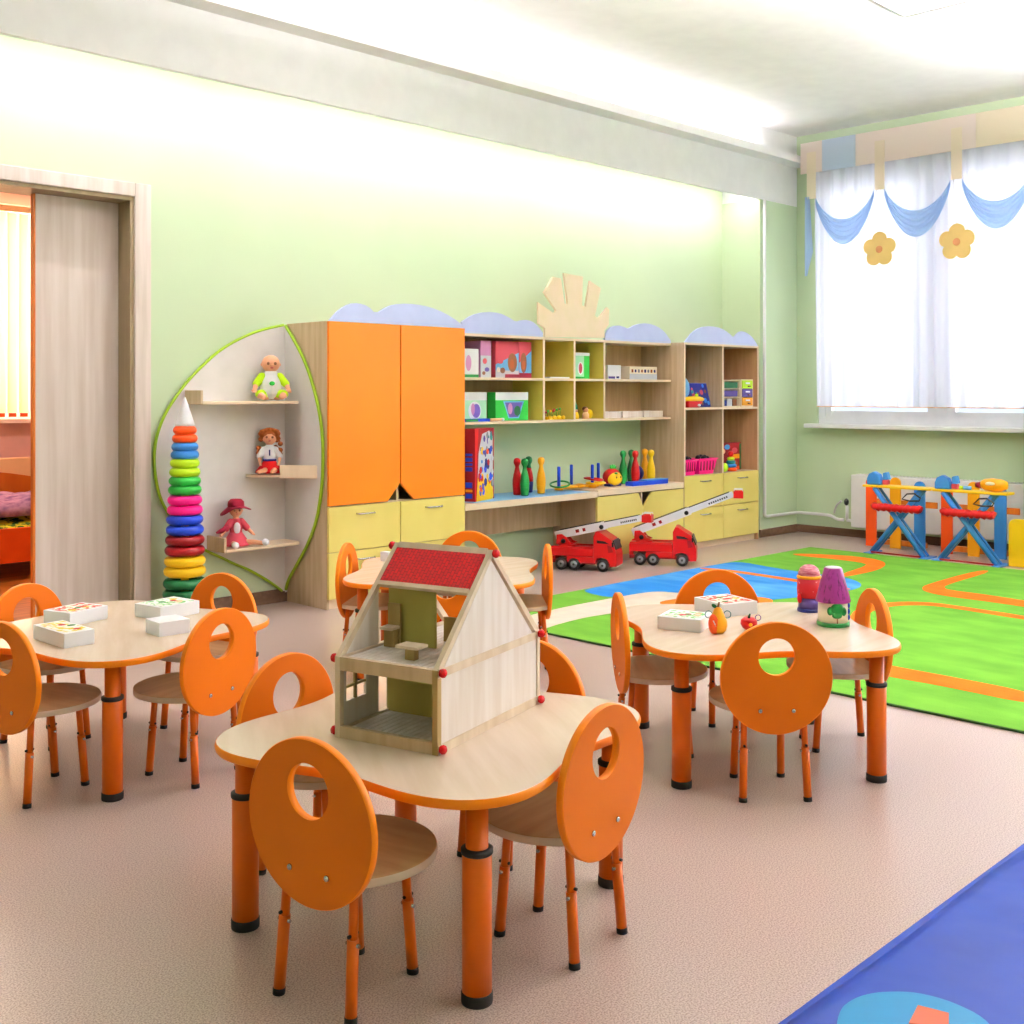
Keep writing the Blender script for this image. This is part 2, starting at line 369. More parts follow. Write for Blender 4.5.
o = MB().bb(1.01, 3.74, 8.502, 8.558, 1.001, 1.06, 'white_gloss').bb(1.01, 3.74, 8.502, 8.558, 2.52, 2.579, 'white_gloss').bb(1.0, 1.06, 8.5, 8.56, 1.0, 2.58, 'white_gloss').bb(3.69, 3.75, 8.5, 8.56, 1.0, 2.58, 'white_gloss').bb(2.4, 2.46, 8.504, 8.556, 1.01, 2.57, 'white_gloss').bb(3.2, 3.24, 8.504, 8.556, 1.01, 2.57, 'white_gloss')
w3 = struct(o.build('window_3'))
MB().bb(1.06, 3.69, 8.525, 8.53, 1.06, 2.52, 'glass').build('pane', w3)
MB().bb(1.0, 3.8, 8.36, 8.5, 0.975, 1.005, 'white_gloss').build('window_sill', w3)

t = thing('added_ceiling_light', 'added square lamp panel under the bedroom ceiling beyond the sliding door', 'ceiling light', (2.2, 6.8, 2.75))  # added lamp, lifts the dark bedroom walls
MB().box((0, 0, -.03), (.6, .6, .06), 'white_gloss').build('frame', t); MB().box((0, 0, -.065), (.56, .56, .009), 'added_lamp_bed').build('diffuser', t)
# ------------------------------------------------------------------ ceiling lights, added to brighten the ceiling and room
P_lights = [(3.1, 3.4), (3.4, 0.5), (5.3, 1.45), (6.9, 1.95), (6.9, -0.9), (3.6, -1.7), (4.75, 2.15)]
lt0 = None
for i, (x, y) in enumerate(P_lights):
    if lt0 is None:
        lt0 = thing('added_ceiling_light', 'added square white lamp panel hung just under the ceiling', 'ceiling light', (x, y, ZC), group='added ceiling light panels')
        b = MB()
        for s in (-1, 1): b.box((s * .29, 0, -.42), (.02, .6, .04), 'white_gloss').box((0, s * .29, -.42), (.56, .02, .04), 'white_gloss').cyl((s * .28, 0, -.4), (s * .28, 0, 0), .003, .003, 'white_gloss', 6)
        b.build('frame', lt0)
        MB().box((0, 0, -.425), (.56, .56, .02), 'added_lamp_white').build('diffuser', lt0); MB().box((0, 0, -.405), (.55, .55, .016), 'added_lamp_up').build('uplight_diffuser', lt0); t = lt0
    else:
        t = copy_tree(lt0); t.location = (x, y, ZC)
    t['label'] = ['added square white lamp panel under the ceiling ' + q for q in ('over the chairs before the wardrobe', 'over the middle of the room', 'over the near rug edge', 'over the far rug edge by the curtain', 'by the added uncurtained window', 'at the blank end of the room', 'over the table with the toy pear')][i]
for x, lb in ((-.4, 'added cove strip light hidden behind the bulkhead lip, end nearest the blank wall'), (2.0, 'added cove strip light hidden behind the bulkhead lip above the doorway'), (4.4, 'added cove strip light hidden behind the bulkhead lip above the wardrobe'), (6.8, 'added cove strip light hidden behind the bulkhead lip above the open shelves')):  # added strips, wash the upper wall towards white
    t = thing('added_strip_light', lb, 'strip light', (x, 5.215, 2.9), group='added strip lights behind the bulkhead lip')
    MB().box((0, 0, -.012), (2.36, .06, .024), 'white_gloss').build('housing', t)
    MB().box((0, 0, -.03), (2.32, .035, .012), 'added_lamp_strip').build('diffuser', t)

for x, lb in ((-.4, 'added ledge strip light shining at the ceiling, end nearest the blank wall'), (2.0, 'added ledge strip light shining at the ceiling above the doorway'), (4.4, 'added ledge strip light shining at the ceiling above the wardrobe'), (6.8, 'added ledge strip light shining at the ceiling above the open shelves')):  # added strips, whiten the ceiling and the bulkhead face
    t = thing('added_strip_light', lb, 'strip light', (x, 5.07, 3.1502), group='added strip lights on the bulkhead ledge')
    MB().box((0, 0, .008), (2.36, .05, .016), 'white_gloss').build('housing', t)
    MB().box((0, 0, .019), (2.32, .03, .006), 'added_lamp_ledge').build('diffuser', t)

RUG_BLUE = [(5.035, 4.430), (5.12, 4.497), (5.8, 4.499), (6.45, 4.499), (6.72, 4.470), (6.650, 4.200), (6.604, 3.916), (6.630, 3.605), (6.496, 3.417), (6.322, 3.338), (6.111, 3.356), (5.798, 3.438), (5.572, 3.530), (5.419, 3.596), (5.319, 3.696), (5.426, 3.947), (5.381, 4.133), (5.244, 4.175), (5.002, 4.188)]
RUG_PATH = [(4.0, 4.13), (4.0, 4.13), (4.0, 4.13), (4.519, 4.204), (5.002, 4.188), (5.244, 4.175), (5.381, 4.133), (5.426, 3.947), (5.339, 3.676), (5.209, 3.721), (5.003, 3.843), (4.662, 3.904), (4.402, 3.937), (4.0, 3.870), (4.0, 3.870), (4.0, 3.870)]
RUG_OR1 = [(7.338, 4.410), (7.500, 4.118), (7.521, 3.956), (7.477, 3.795), (7.337, 3.673), (7.096, 3.602), (6.898, 3.593), (6.621, 3.614), (6.670, 3.677), (7.151, 3.732), (7.276, 3.798), (7.298, 4.008), (7.257, 4.361)]
RUG_OR2 = [(7.519, 3.119), (7.561, 3.030), (6.812, 3.024), (6.682, 2.978), (6.640, 2.923), (6.642, 2.685), (6.589, 2.384), (6.407, 2.318), (6.436, 2.602), (6.428, 2.853), (6.485, 3.006), (6.586, 3.075), (6.725, 3.111)]
RUG_OR3 = [(5.619, 3.026), (5.856, 3.032), (6.054, 2.983), (6.180, 2.836), (6.182, 2.665), (6.152, 2.225), (6.045, 2.187), (6.097, 2.628), (6.093, 2.796), (5.975, 2.914), (5.814, 2.951), (5.636, 2.930), (4.981, 2.651), (4.948, 2.685)]
RUG_OR4 = [(4.646, 2.551), (4.622, 2.286), (4.622, 1.996), (4.602, 1.665), (4.426, 1.601), (4.456, 1.982), (4.443, 2.198), (4.443, 2.440)]
RUG_OR5 = [(5.035, 3.938), (5.346, 3.889), (5.551, 3.752), (5.634, 3.602), (5.613, 3.489), (5.428, 3.419), (5.293, 3.512), (5.074, 3.691)]
RUG_LINE = [(6.294, 4.495), (6.360, 4.260), (6.322, 3.749), (6.279, 3.381), (6.200, 3.339), (6.239, 3.700), (6.289, 4.212), (6.241, 4.457)]
MAT_CYAN = [(1.866, 1.034), (1.945, 1.072), (1.996, 1.079), (2.055, 1.064), (2.109, 1.018), (2.129, 0.977), (2.136, 0.930), (2.125, 0.868), (2.078, 0.822)]
MAT_ORANGE = [(2.004, 0.960), (2.075, 0.976), (2.090, 0.922), (2.044, 0.902)]
SUN = [(5.508, 1.569), (5.508, 1.633), (5.446, 1.660), (5.443, 1.801), (5.598, 1.734), (5.618, 1.756), (5.501, 1.871), (5.590, 1.983), (5.669, 1.976), (5.706, 1.808), (5.737, 1.807), (5.698, 2.016), (5.895, 2.006), (5.887, 1.806), (5.922, 1.796), (5.969, 1.982), (6.087, 1.937), (6.023, 1.740), (6.060, 1.724), (6.155, 1.805), (6.178, 1.789), (6.173, 1.682), (6.127, 1.638), (6.127, 1.587)]
DISC = [(3.634, 1.584), (3.489, 1.552), (3.358, 1.503), (3.222, 1.430), (3.109, 1.335), (3.025, 1.255), (2.962, 1.175), (2.908, 1.101), (2.872, 1.028), (2.846, 0.947), (2.837, 0.866), (2.841, 0.784), (2.855, 0.702), (2.876, 0.635), (2.908, 0.575), (2.962, 0.497), (3.035, 0.415), (3.137, 0.342), (3.222, 0.301), (3.300, 0.258), (3.388, 0.218), (3.459, 0.178), (3.550, 0.120), (3.623, 0.063)]
SIDE = [(5.502, 1.587), (5.407, 1.503), (5.330, 1.421), (5.260, 1.323), (5.209, 1.226), (5.164, 1.122), (5.135, 1.019), (5.120, 0.916), (5.120, 0.812), (5.126, 0.709), (5.141, 0.622), (5.170, 0.516), (5.209, 0.434), (5.269, 0.342), (5.330, 0.271), (5.398, 0.192), (5.454, 0.131), (5.511, 0.054)]
CLOUD_W = [(3.664, 1.597), (3.731, 1.661), (3.799, 1.695), (3.855, 1.701), (3.925, 1.688), (3.982, 1.645), (4.069, 1.695), (4.158, 1.715), (4.271, 1.718), (4.387, 1.707), (4.507, 1.677), (4.620, 1.628), (4.670, 1.593)]
CLOUD_A = [(4.755, 1.639), (4.840, 1.687), (4.962, 1.715), (5.087, 1.712), (5.178, 1.684), (5.234, 1.660), (5.309, 1.680), (5.385, 1.673), (5.443, 1.643), (5.491, 1.598), (5.491, 1.571)]
CLOUD_B = [(6.133, 1.593), (6.177, 1.659), (6.266, 1.684), (6.357, 1.673), (6.391, 1.660), (6.495, 1.701), (6.613, 1.713), (6.733, 1.696), (6.832, 1.655), (6.906, 1.589)]
CLOUD_C = [(6.933, 1.586), (7.022, 1.658), (7.125, 1.700), (7.257, 1.713), (7.392, 1.703), (7.501, 1.668), (7.571, 1.631), (7.641, 1.681), (7.698, 1.691), (7.784, 1.670), (7.857, 1.632), (7.916, 1.577)]

# ------------------------------------------------------------------ wardrobe
def pull(parent, x, y, z, ln=0.13):
    MB().tube([(x - ln / 2, y, z), (x - ln / 2 + .012, y - .02, z - .002), (x + ln / 2 - .012, y - .02, z - .002), (x + ln / 2, y, z)], 0.0045, 'steel', 8).build('handle', parent)
YF = 5.08; YB = 5.497
t = thing('wardrobe', 'tall maple wardrobe with two orange doors above yellow drawers', 'wardrobe', (3.655, YF, 0))
def rel(bm, parent, name, bevel=0.0015): return bm.build(name, parent, bevel=bevel)
X1 = 1.015; D = YB - YF
b = MB()
b.bb(0, .016, .019, D, .0, 1.592, 'maple').bb(X1 - .016, X1, .019, D, 0, 1.592, 'maple').bb(.016, X1 - .016, .019, D, 1.576, 1.592, 'maple').bb(.016, X1 - .016, .019, D, .055, .07, 'maple')
b.bb(.016, X1 - .016, D - .008, D, .07, 1.576, 'maple_back').bb(X1 / 2 - .008, X1 / 2 + .008, .03, D - .008, .57, 1.576, 'maple').bb(.016, X1 - .016, .03, D - .008, .562, .574, 'maple').bb(.02, X1 - .02, .03, .046, 0, .055, 'maple_edge')
rel(b, t, 'body')
zt = 1.59; zb = .573; xm = X1 / 2
d1 = MB().prism([(.002, zb), (xm - .095, zb), (xm - .004, zb + .10), (xm - .004, zt), (.002, zt)], 0, .018, 'Y', 'orange_front').build('door', t, bevel=.001)
d2 = MB().prism([(X1 - .002, zb), (xm + .10, zb), (xm + .004, zb + .10), (xm + .004, zt), (X1 - .002, zt)], 0, .018, 'Y', 'orange_front').build('door', t, bevel=.001)
for (z0, z1) in ((.317, .565), (.058, .312)):
    for (x0, x1) in ((.002, xm - .003), (xm + .003, X1 - .002)):
        dr = MB().bb(x0, x1, 0, .018, z0, z1, 'yellow_front', 0.001).build('drawer', t)
        pull(dr, (x0 + x1) / 2, 0, z1 - .045)
pts = [(a - 3.655, c) for a, c in CLOUD_W]
MB().prism(smooth_open(pts, 1) + [(X1, 1.5925), (.004, 1.5925)], .0, .016, 'Y', 'cloud_blue').build('cloud_panel', t)

# ------------------------------------------------------------------ wall shelf with the dolls (leaf shaped panels)
t = thing('corner_shelf', 'white leaf-shaped wall shelf unit with lime edging beside the wardrobe', 'shelf', (3.654, 5.499, .05))
q = [(a - 3.654, c - .05) for a, c in DISC]
qs = smooth_open(q, 2)
MB().prism(qs + [(-.001, 0.01), (-.001, 1.54)], -.018, 0, 'Y', 'panel_white').build('back_panel', t)
MB().tube([(x, -.012, z) for x, z in qs], .0085, 'lime_edge', 8).build('edge_strip', t)
q = smooth_open([(min(a, 5.49) - 5.499, c - .05) for a, c in SIDE], 2)
MB().prism([(-.0185, q[0][1])] + [p for p in q if p[0] < -.0185] + [(-.0185, q[-1][1])], -.016, 0, 'X', 'panel_white').build('side_panel', t)
MB().tube([(-.009, y, z) for y, z in q if y < -.012], .0095, 'lime_edge', 8).build('edge_strip', t)
def wshelf(x0, pts, z, lip):
    s = MB().prism(pts, z - .05, z - .034, 'Z', 'maple_edge').build('shelf', t, bevel=.002)
    if lip: MB().bb(*lip, 'maple', 0.002).build('end_block', s)
wshelf(0, [(-.63, -.02), (-.63, -.185), (-.06, -.185), (-.03, -.175), (-.018, -.15), (-.018, -.02)], 1.135, (-.645, -.63, -.185, -.02, 1.085, 1.16))
s2 = MB().prism([(-.275, -.02), (-.275, -.08), (-.15, -.18), (-.018, -.33), (-.018, -.02)], .678, .692, 'Z', 'maple_edge').build('shelf', t, bevel=.002)
MB().prism([(-.155, -.178), (-.018, -.34), (-.018, -.322), (-.148, -.166)], .672, .745, 'Z', 'maple_edge').build('end_block', s2, bevel=.003)
wshelf(0, [(-.5, -.02), (-.5, -.2), (-.07, -.2), (-.03, -.185), (-.018, -.15), (-.018, -.02)], .345, (-.515, -.5, -.2, -.02, .295, .375))

# ------------------------------------------------------------------ open wall cabinet with clouds and sun
YS = 5.2; XR = 6.908
t = thing('wall_cabinet', 'long open shelf cabinet with yellow lined cubbies above the desk', 'shelf cabinet', (4.672, YS, .995))
L = XR - 4.674; D = YB - YS; H = 1.571 - .995
b = MB()
b.bb(0, L, .0, D, 0, .017, 'maple_edge').bb(0, L, 0, D, H - .017, H, 'maple_edge').bb(0, L, D - .008, D, .017, H - .017, 'maple_back').bb(0, .016, 0.0, D - .008, .017, H - .017, 'maple')
b.bb(.016, L, .0, D - .008, .283, .299, 'maple_edge')
b.build('carcass', t, bevel=.001)
for x in (5.50, 5.809, 6.127):
    for z0, z1 in ((.017, .283), (.299, H - .017)):
        MB().bb(x - 4.672 - .008, x - 4.672 + .008, .002, D - .008, z0, z1, 'olive_laminate').bb(x - 4.672 - .0085, x - 4.672 + .0085, -.001, .003, z0, z1, 'maple_edge').build('divider', t)
for P in (CLOUD_A, CLOUD_B):
    pts = [(a - 4.672, c - .995) for a, c in P if c > 1.5725]
    MB().prism(smooth_open(pts, 1) + [(pts[-1][0], H + .0005), (pts[0][0], H + .0005)], 0, .016, 'Y', 'cloud_blue').build('cloud_panel', t)
MB().prism([(a - 4.672, max(c - .995, H + .0005)) for a, c in SUN], -.002, .014, 'Y', 'sun_cream').build('sun_panel', t, bevel=.001)

# ------------------------------------------------------------------ desk with yellow cupboard
t = thing('desk', 'long low maple desk with an open knee space and yellow doors', 'desk', (4.674, YF, 0))
D = YB - YF; L = 6.905 - 4.674
b = MB().bb(0, 5.917 - 4.674 - .002, .0, D, .472, .512, 'maple_edge', .002); b.build('worktop', t)
MB().bb(5.917 - 4.674 + .002, L, .0, D, .480, .522, 'maple_edge', .002).build('worktop', t)
MB().bb(0, 1.235, .345, .361, .25, .4715, 'maple').build('modesty_panel', t)
b = MB().bb(1.236, 1.252, .02, D, 0, .4795, 'maple').bb(L - .016, L, .02, D, 0, .4795, 'maple').bb(1.252, L - .016, .02, D, .05, .066, 'maple').bb(1.252, L - .016, D - .008, D, .066, .4795, 'maple_back').bb(1.74, 1.756, .02, D - .01, .066, .4795, 'maple').bb(1.252, L - .016, .03, .045, 0, .05, 'maple_edge')
b.build('cupboard_body', t)
MB().bb(.001, .016, .02, D, 0, .4715, 'maple').build('side_panel', t)
z0 = .052; z1 = .474
MB().prism([(1.238, z0), (1.744, z0), (1.744, z1 - .10), (1.69, z1), (1.238, z1)], 0, .018, 'Y', 'yellow_front').build('door', t, bevel=.001)
MB().prism([(L - .002, z0), (1.75, z0), (1.75, z1 - .10), (1.85, z1), (L - .002, z1)], 0, .018, 'Y', 'yellow_front').build('door', t, bevel=.001)
tag(MB().bb(0, 1.1, 0, .36, 0, .0022, 'toy_light_blue').build('desk_sheet', None, (4.76, 5.105, .5124)), 'light blue vinyl sheet lying on the desk under the bowling pins', 'desk mat')

# ------------------------------------------------------------------ tall open cabinet with drawers
t = thing('tall_cabinet', 'tall maple cabinet with four open cubbies above four yellow drawers', 'cabinet', (6.908, YF, 0))
W = 1.015; D = YB - YF; xm = W / 2
b = MB()
b.bb(0, .016, .0, D, 0, 1.575, 'maple').bb(W - .016, W, 0, D, 0, 1.575, 'tan_board').bb(.016, W - .016, 0, D, 1.559, 1.575, 'maple').bb(.016, W - .016, D - .008, D, .05, 1.559, 'tan_board')
b.bb(.016, W - .016, .0, D - .008, 1.066, 1.082, 'maple').bb(xm - .008, xm + .008, 0, D - .008, .566, 1.066, 'maple').bb(xm - .008, xm + .008, 0, D - .008, 1.082, 1.559, 'maple').bb(.016, W - .016, .019, D - .008, .55, .566, 'maple').bb(.016, W - .016, .03, .045, 0, .05, 'maple_edge').bb(.016, W - .016, .02, D - .01, .045, .055, 'maple')
b.build('body', t)
e = MB()
for x in (.008, xm, W - .008): e.bb(x - .0085, x + .0085, -.002, .0, .566, 1.575, 'maple_edge')
e.bb(.016, xm - .0085, -.0018, .0, 1.559, 1.575, 'maple_edge').bb(xm + .0085, W - .0165, -.0018, .0, 1.559, 1.575, 'maple_edge').bb(.016, xm - .0085, -.0018, .0, 1.066, 1.082, 'maple_edge').bb(xm + .0085, W - .0165, -.0018, .0, 1.066, 1.082, 'maple_edge')
e.build('edge_trim', t)
for (z0, z1) in ((.314, .564), (.054, .309)):
    for (x0, x1) in ((.004, xm - .003), (xm + .003, W - .004)):
        dr = MB().bb(x0, x1, -.004, .0175, z0, z1, 'yellow_front', 0.001).build('drawer', t)
        pull(dr, (x0 + x1) / 2 + .01, -.004, z1 - .045)
pts = [(a - 6.908, c) for a, c in CLOUD_C if c > 1.576]
MB().prism(smooth_open(pts, 1) + [(W - .002, 1.5755), (.012, 1.5755)], .0, .016, 'Y', 'cloud_blue').build('cloud_panel', t)

# ------------------------------------------------------------------ tables
def table(x, y, rot, label):
    t = thing('activity_table', label, 'table', (x, y, 0), rot, 'wavy children tables')
    n = 128
    pts = [((.434 + .063 * math.cos(4 * a) + .003 * math.cos(8 * a)) * math.cos(a), (.434 + .063 * math.cos(4 * a) + .003 * math.cos(8 * a)) * math.sin(a)) for a in [2 * PI * k / n for k in range(n)]]
    MB().prism([(p[0] * .996, p[1] * .996) for p in pts], .402, .421, 'Z', 'birch_top').build('tabletop', t, bevel=.001)
    b = MB(); i = b.mi('orange_edge')
    rows = [[b.bm.verts.new((p[0] * s, p[1] * s, z)) for p in pts] for s, z in ((.9962, .4208), (1.0, .419), (1.003, .4115), (1.0, .404), (.9962, .4012))]
    for a, c in zip(rows, rows[1:]):
        for k in range(n):
            f = b.bm.faces.new([a[k], a[(k + 1) % n], c[(k + 1) % n], c[k]]); f.material_index = i; f.smooth = True
    b.build('edge_band', t)
    for k in range(4):
        a = k * PI / 2; px, py = .434 * math.cos(a), .434 * math.sin(a)
        lg = MB().lathe([(.0295, .014), (.0295, .296), (.0225, .299), (.0225, .400)], (px, py, 0), 28, 'orange_tube').lathe([(.04, .396), (.04, .4015)], (px, py, 0), 24, 'orange_tube').build('leg', t)
        MB().lathe([(.031, 0), (.0315, .004), (.0315, .02), (.0296, .022)], (px, py, 0), 28, 'black_rubber').build('foot_cap', lg)
        MB().lathe([(.0298, .292), (.032, .294), (.032, .303), (.0228, .305)], (px, py, 0), 28, 'black_rubber').build('collar', lg)
    return t
table(1.738, 1.992, -2.100, 'birch-topped wavy table with orange legs carrying the toy house')
table(3.220, 2.098, -3.052, 'birch-topped wavy table with the toy pear, apple and painted jars on it')
table(1.710, 3.572, 1.105, 'birch-topped wavy table with four white card boxes on it')
table(3.288, 3.707, -0.052, 'birch-topped wavy table standing behind the toy house, nearest the wardrobe')

# ------------------------------------------------------------------ chairs
def chair_proto():
    t = thing('child_chair', 'x', 'chair', (0, 0, 0), 0, 'orange children chairs')
    # seat: round plate cut straight where the backrest stands
    n = 64; c0 = .054; R = .17; yb = -.057
    pts = []
    a0 = math.asin((yb - c0) / R)
    for k in range(n + 1):
        a = a0 + (PI - 2 * a0) * k / n
        pts.append((R * math.cos(a), c0 + R * math.sin(a)))
    MB().prism(pts, .2625, .281, 'Z', 'seat_wood', 'seat_edge', True).build('seat', t, bevel=.003)
    # backrest: disc with an off-centre hole
    b = MB(); io = b.mi('orange'); ie = b.mi('orange_edge'); N = 72
    R = .1650; rh = .055; hz = .063
    def ring(r, cz, y): return [b.bm.verts.new((r * math.cos(2 * PI * k / N), y, cz + r * math.sin(2 * PI * k / N))) for k in range(N)]
    yf, yr = -.0585, -.0765
    secs = [(rh, hz, yf + 0), (R - .002, 0, yf), (R, 0, yf - .002), (R, 0, yr + .002), (R - .002, 0, yr), (rh, hz, yr)]
    rg = [ring(r, cz, y) for r, cz, y in secs]
    for j in range(len(rg)):
        a, c = rg[j], rg[(j + 1) % len(rg)]
        for k in range(N):
            f = b.bm.faces.new([a[k], a[(k + 1) % N], c[(k + 1) % N], c[k]]); f.material_index = io if j in (0, 4) else ie; f.smooth = j in (2, 5)
    for v in b.bm.verts: v.co.y -= v.co.z * .024
    bk = b.build('backrest', t, (0, 0, .3640))
    for s in (-1, 1):
        b = MB(); b.lathe([(0.001, .0), (.0065, .0), (.0055, .003), (.002, .0035)], (s * .049, -.0762, -.094), 14, 'steel', axis='Y', rot=Matrix.Rotation(PI, 4, 'Z')).build('bolt', bk)
    # under-seat ring frame
    MB().tube([(-.088, -.035, .255), (.088, -.035, .255), (.07, .135, .255), (-.07, .135, .255)], .0075, 'orange_tube', 8, True).build('seat_frame', t)
    for s, rear in ((-1, 1), (1, 1), (-1, 0), (1, 0)):
        top = Vector((s * .088, -.040, .2615)) if rear else Vector((s * .068, .132, .2615))
        ft = Vector((s * .096, -.060, 0)) if rear else Vector((s * .074, .153, 0))
        d = top - ft
        def at(z): return ft + d * (z / top.z)
        lg = MB().cyl(at(.011), at(.155), .0118, .0118, 'orange_tube', 16).cyl(at(.150), top, .0095, .0095, 'orange_tube', 16).build('leg', t)
        MB().cyl(at(0), at(.013), .0126, .0126, 'black_rubber', 16).build('foot_cap', lg)
        p = at(.145); MB().cyl(p + Vector((-.016, 0, 0)), p + Vector((.016, 0, 0)), .004, .004, 'steel', 8).cyl(p + Vector((0, -.0135, .018)), p + Vector((0, .0135, .018)), .0035, .0035, 'black_plastic', 8).build('bolt', lg)
    return t
CH = [
 (1.336, 1.835, 10.9, 'orange chair, round back to the camera, by the open front of the toy house'),
 (1.836, 1.640, 98.6, 'orange chair tilted sideways to the camera, beside the shaded side panel of the toy house'),
 (2.920, 1.832, 47.0, 'orange chair facing away from the camera in front of the toy pear and apple'),
 (2.965, 2.360, -42, 'orange chair seen edge-on beside the boxes on the pear table'),
 (3.535, 1.891, 137.2, 'orange chair with a narrow oval back overlapping the green rug, beside the painted jars'),
 (1.345, 3.396, 12.4, 'orange chair cut off by the picture edge, beside the nearest white box'),
 (1.808, 3.180, 107.7, 'orange chair with a tan seat pulled up beside the smallest white box'),
 (3.064, 4.007, -52.1, 'orange chair seen edge-on in front of the yellow wardrobe drawers'),
 (3.576, 3.454, 138.8, 'orange chair seen edge-on just beyond the toy house, before the first fire truck'),
 (1.646, 2.385, -80, 'orange chair rising behind the toy house table, next to the open house front'),
 (2.131, 2.105, -171, 'orange chair half hidden behind the toy house side wall'),
 (3.516, 2.414, -131.1, 'orange chair whose top arch shows against the blue part of the rug'),
 (2.129, 3.695, -163.4, 'orange chair in front of the stacking ring tower, facing the box table'),
 (1.602, 3.928, -72.4, 'orange chair in front of the bedroom doorway, behind two white boxes'),
 (3.648, 3.962, -146.5, 'orange chair whose arch shows above the toy house roof ridge'),
 (3.05, 3.42, 42, 'orange chair seen only through the gap under the red toy roof'),
]
proto = chair_proto()
for i, (x, y, a, lb) in enumerate(CH):
    o = proto if i == 0 else copy_tree(proto)
    o.location = (x, y, 0); o.rotation_euler = (0, 0, R_(a - 90)); o['label'] = lb

# ------------------------------------------------------------------ toy house on the first table
TZ = .4212
HA = R_(15.9)   # long side direction; local x = length, local y = width (open front is the -x gable? see below)
# local frame: origin at the corner under the nearest knob; +u to the far corner of the side wall (0.47), +v across the open front (0.277)
t = thing('dollhouse', 'open wooden toy house with a red tiled roof and red knobs', 'dollhouse', (1.592, 1.817, TZ), HA)
LN = .47; e0 = .0141; WD = .277; Z1 = .182; Z2 = .412
b = MB()
b.bb(e0, LN - e0, .003, .010, .0201, Z1 - .0181, 'plywood_light')
b.build('side_wall', t)
# (continues the toy house)
e = .014
b = MB()   # frame of rails and posts
for v0, v1 in ((0, e), (WD - e, WD)):
    b.bb(0, LN, v0, v1, 0, .02, 'plywood'); b.bb(0, LN, v0, v1, Z1 - .018, Z1, 'plywood')
    for u0 in (0, LN - e): b.bb(u0, u0 + e, v0 + .0002, v1 - .0002, .02, Z1 - .018, 'plywood')
b.bb(-.001, .012, e, WD - e, 0, .026, 'maple').bb(-.001, .012, e, WD - e, Z1 - .03, Z1, 'maple').bb(-.002, .012, .0, e, .0, Z1, 'plywood_dark').bb(LN - .012, LN, e, WD - e, 0, .02, 'maple').bb(LN - .012, LN, e, WD - e, Z1 - .02, Z1, 'maple')
b.build('frame', t)
for v in (.001, WD - e + .001):    # rafters of both gables
    b = MB()
    v1 = v + e - .002
    for s in (0, 1):
        p = [(0, Z1), (.022, Z1), (.235, Z2 - .016), (.235, Z2)] if s == 0 else [(LN, Z1), (LN - .022, Z1), (.235, Z2 - .016), (.235, Z2)]
        i = b.mi('plywood'); A = [b.bm.verts.new((q[0], v, q[1])) for q in p]; Bv = [b.bm.verts.new((q[0], v1, q[1])) for q in p]
        for F in (A, Bv[::-1]): b.bm.faces.new(F).material_index = i
        for k in range(4): b.bm.faces.new([A[k], Bv[k], Bv[(k + 1) % 4], A[(k + 1) % 4]]).material_index = i
    b.build('rafter', t)
MB().prism([(.03, Z1), (LN - .036, Z1), (.232, Z2 - .024)], .003, .009, 'Y', 'plywood_light').build('gable_panel', t)
MB().prism([(.03, Z1), (.155, Z1), (.155, .308), (.03, .19)], WD - .009, WD - .003, 'Y', 'plywood_light').build('gable_panel', t)
b = MB()   # the far wall with a four light window and a door gap
y0, y1 = WD - .009, WD - .003
b.bb(.014, .155, y0, y1, .02, .074, 'plywood_light').bb(.014, .155, y0, y1, .152, Z1 - .018, 'plywood_light').bb(.014, .03, y0, y1, .074, .152, 'plywood_light').bb(.105, .155, y0, y1, .074, .152, 'plywood_light').bb(.064, .071, y0, y1, .074, .152, 'plywood_dark').bb(.03, .064, y0, y1, .103, .109, 'plywood_dark').bb(.071, .105, y0, y1, .103, .109, 'plywood_dark')
b.bb(.195, LN - e, y0, y1, .02, Z1 - .018, 'plywood_light')
b.build('window_wall', t)
for z in (.006, Z1 - .014):
    b = MB()
    n = 15; sp = (WD - 2 * e) / n
    for k in range(n): b.bb(.012, LN - .012, e + k * sp + .001, e + (k + 1) * sp - .0014, z, z + .009, 'plywood_light')
    b.bb(.012, LN - .012, e, WD - e, z, z + .005, 'plywood_dark').build('slat_floor', t)
MB().bb(.188, .193, e, WD - .010, .0151, Z1 - .0141, 'olive_cloth').build('partition', t)
MB().prism([(.128, Z1 - .004), (.262, Z1 - .004), (.262, .345), (.128, .345)], .188, .193, 'X', 'olive_cloth').build('partition', t)
# the roof: tiled upper third of both slopes with a rail under it and the ridge beam
b = MB()
for sgn in (0, 1):
    def SL(fr, off=0.0):
        u = .235 * (1 - fr); z = Z2 - (Z2 - Z1) * fr; nx, nz = -.687, .727
        u, z = u + nx * off, z + nz * off
        return (u if sgn == 0 else LN - u, z)
    p = [SL(.045, .0015), SL(.345, .0015), SL(.345, -.003), SL(.045, -.003)]
    b.prism(p, e + .0005, WD - e - .0005, 'Y', 'roof_tile')
    n = 13; st = (WD - 2 * e) / 26
rt = b.build('roof', t)
b = MB()
for sgn in (0, 1):
    b.prism([SL_ for SL_ in ([(.235 * (1 - f) + -.687 * o, Z2 - .23 * f + .727 * o) for f, o in ((.35, .003), (.385, .003), (.385, -.008), (.35, -.008))] if sgn == 0 else [(LN - (.235 * (1 - f) + -.687 * o), Z2 - .23 * f + .727 * o) for f, o in ((.35, .003), (.385, .003), (.385, -.008), (.35, -.008))])], e, WD - e, 'Y', 'plywood')
b.prism([(.235 - .013, Z2 - .014), (.235, Z2 + .003), (.235 + .013, Z2 - .014)], e, WD - e, 'Y', 'plywood')
b.build('roof_rail', t)
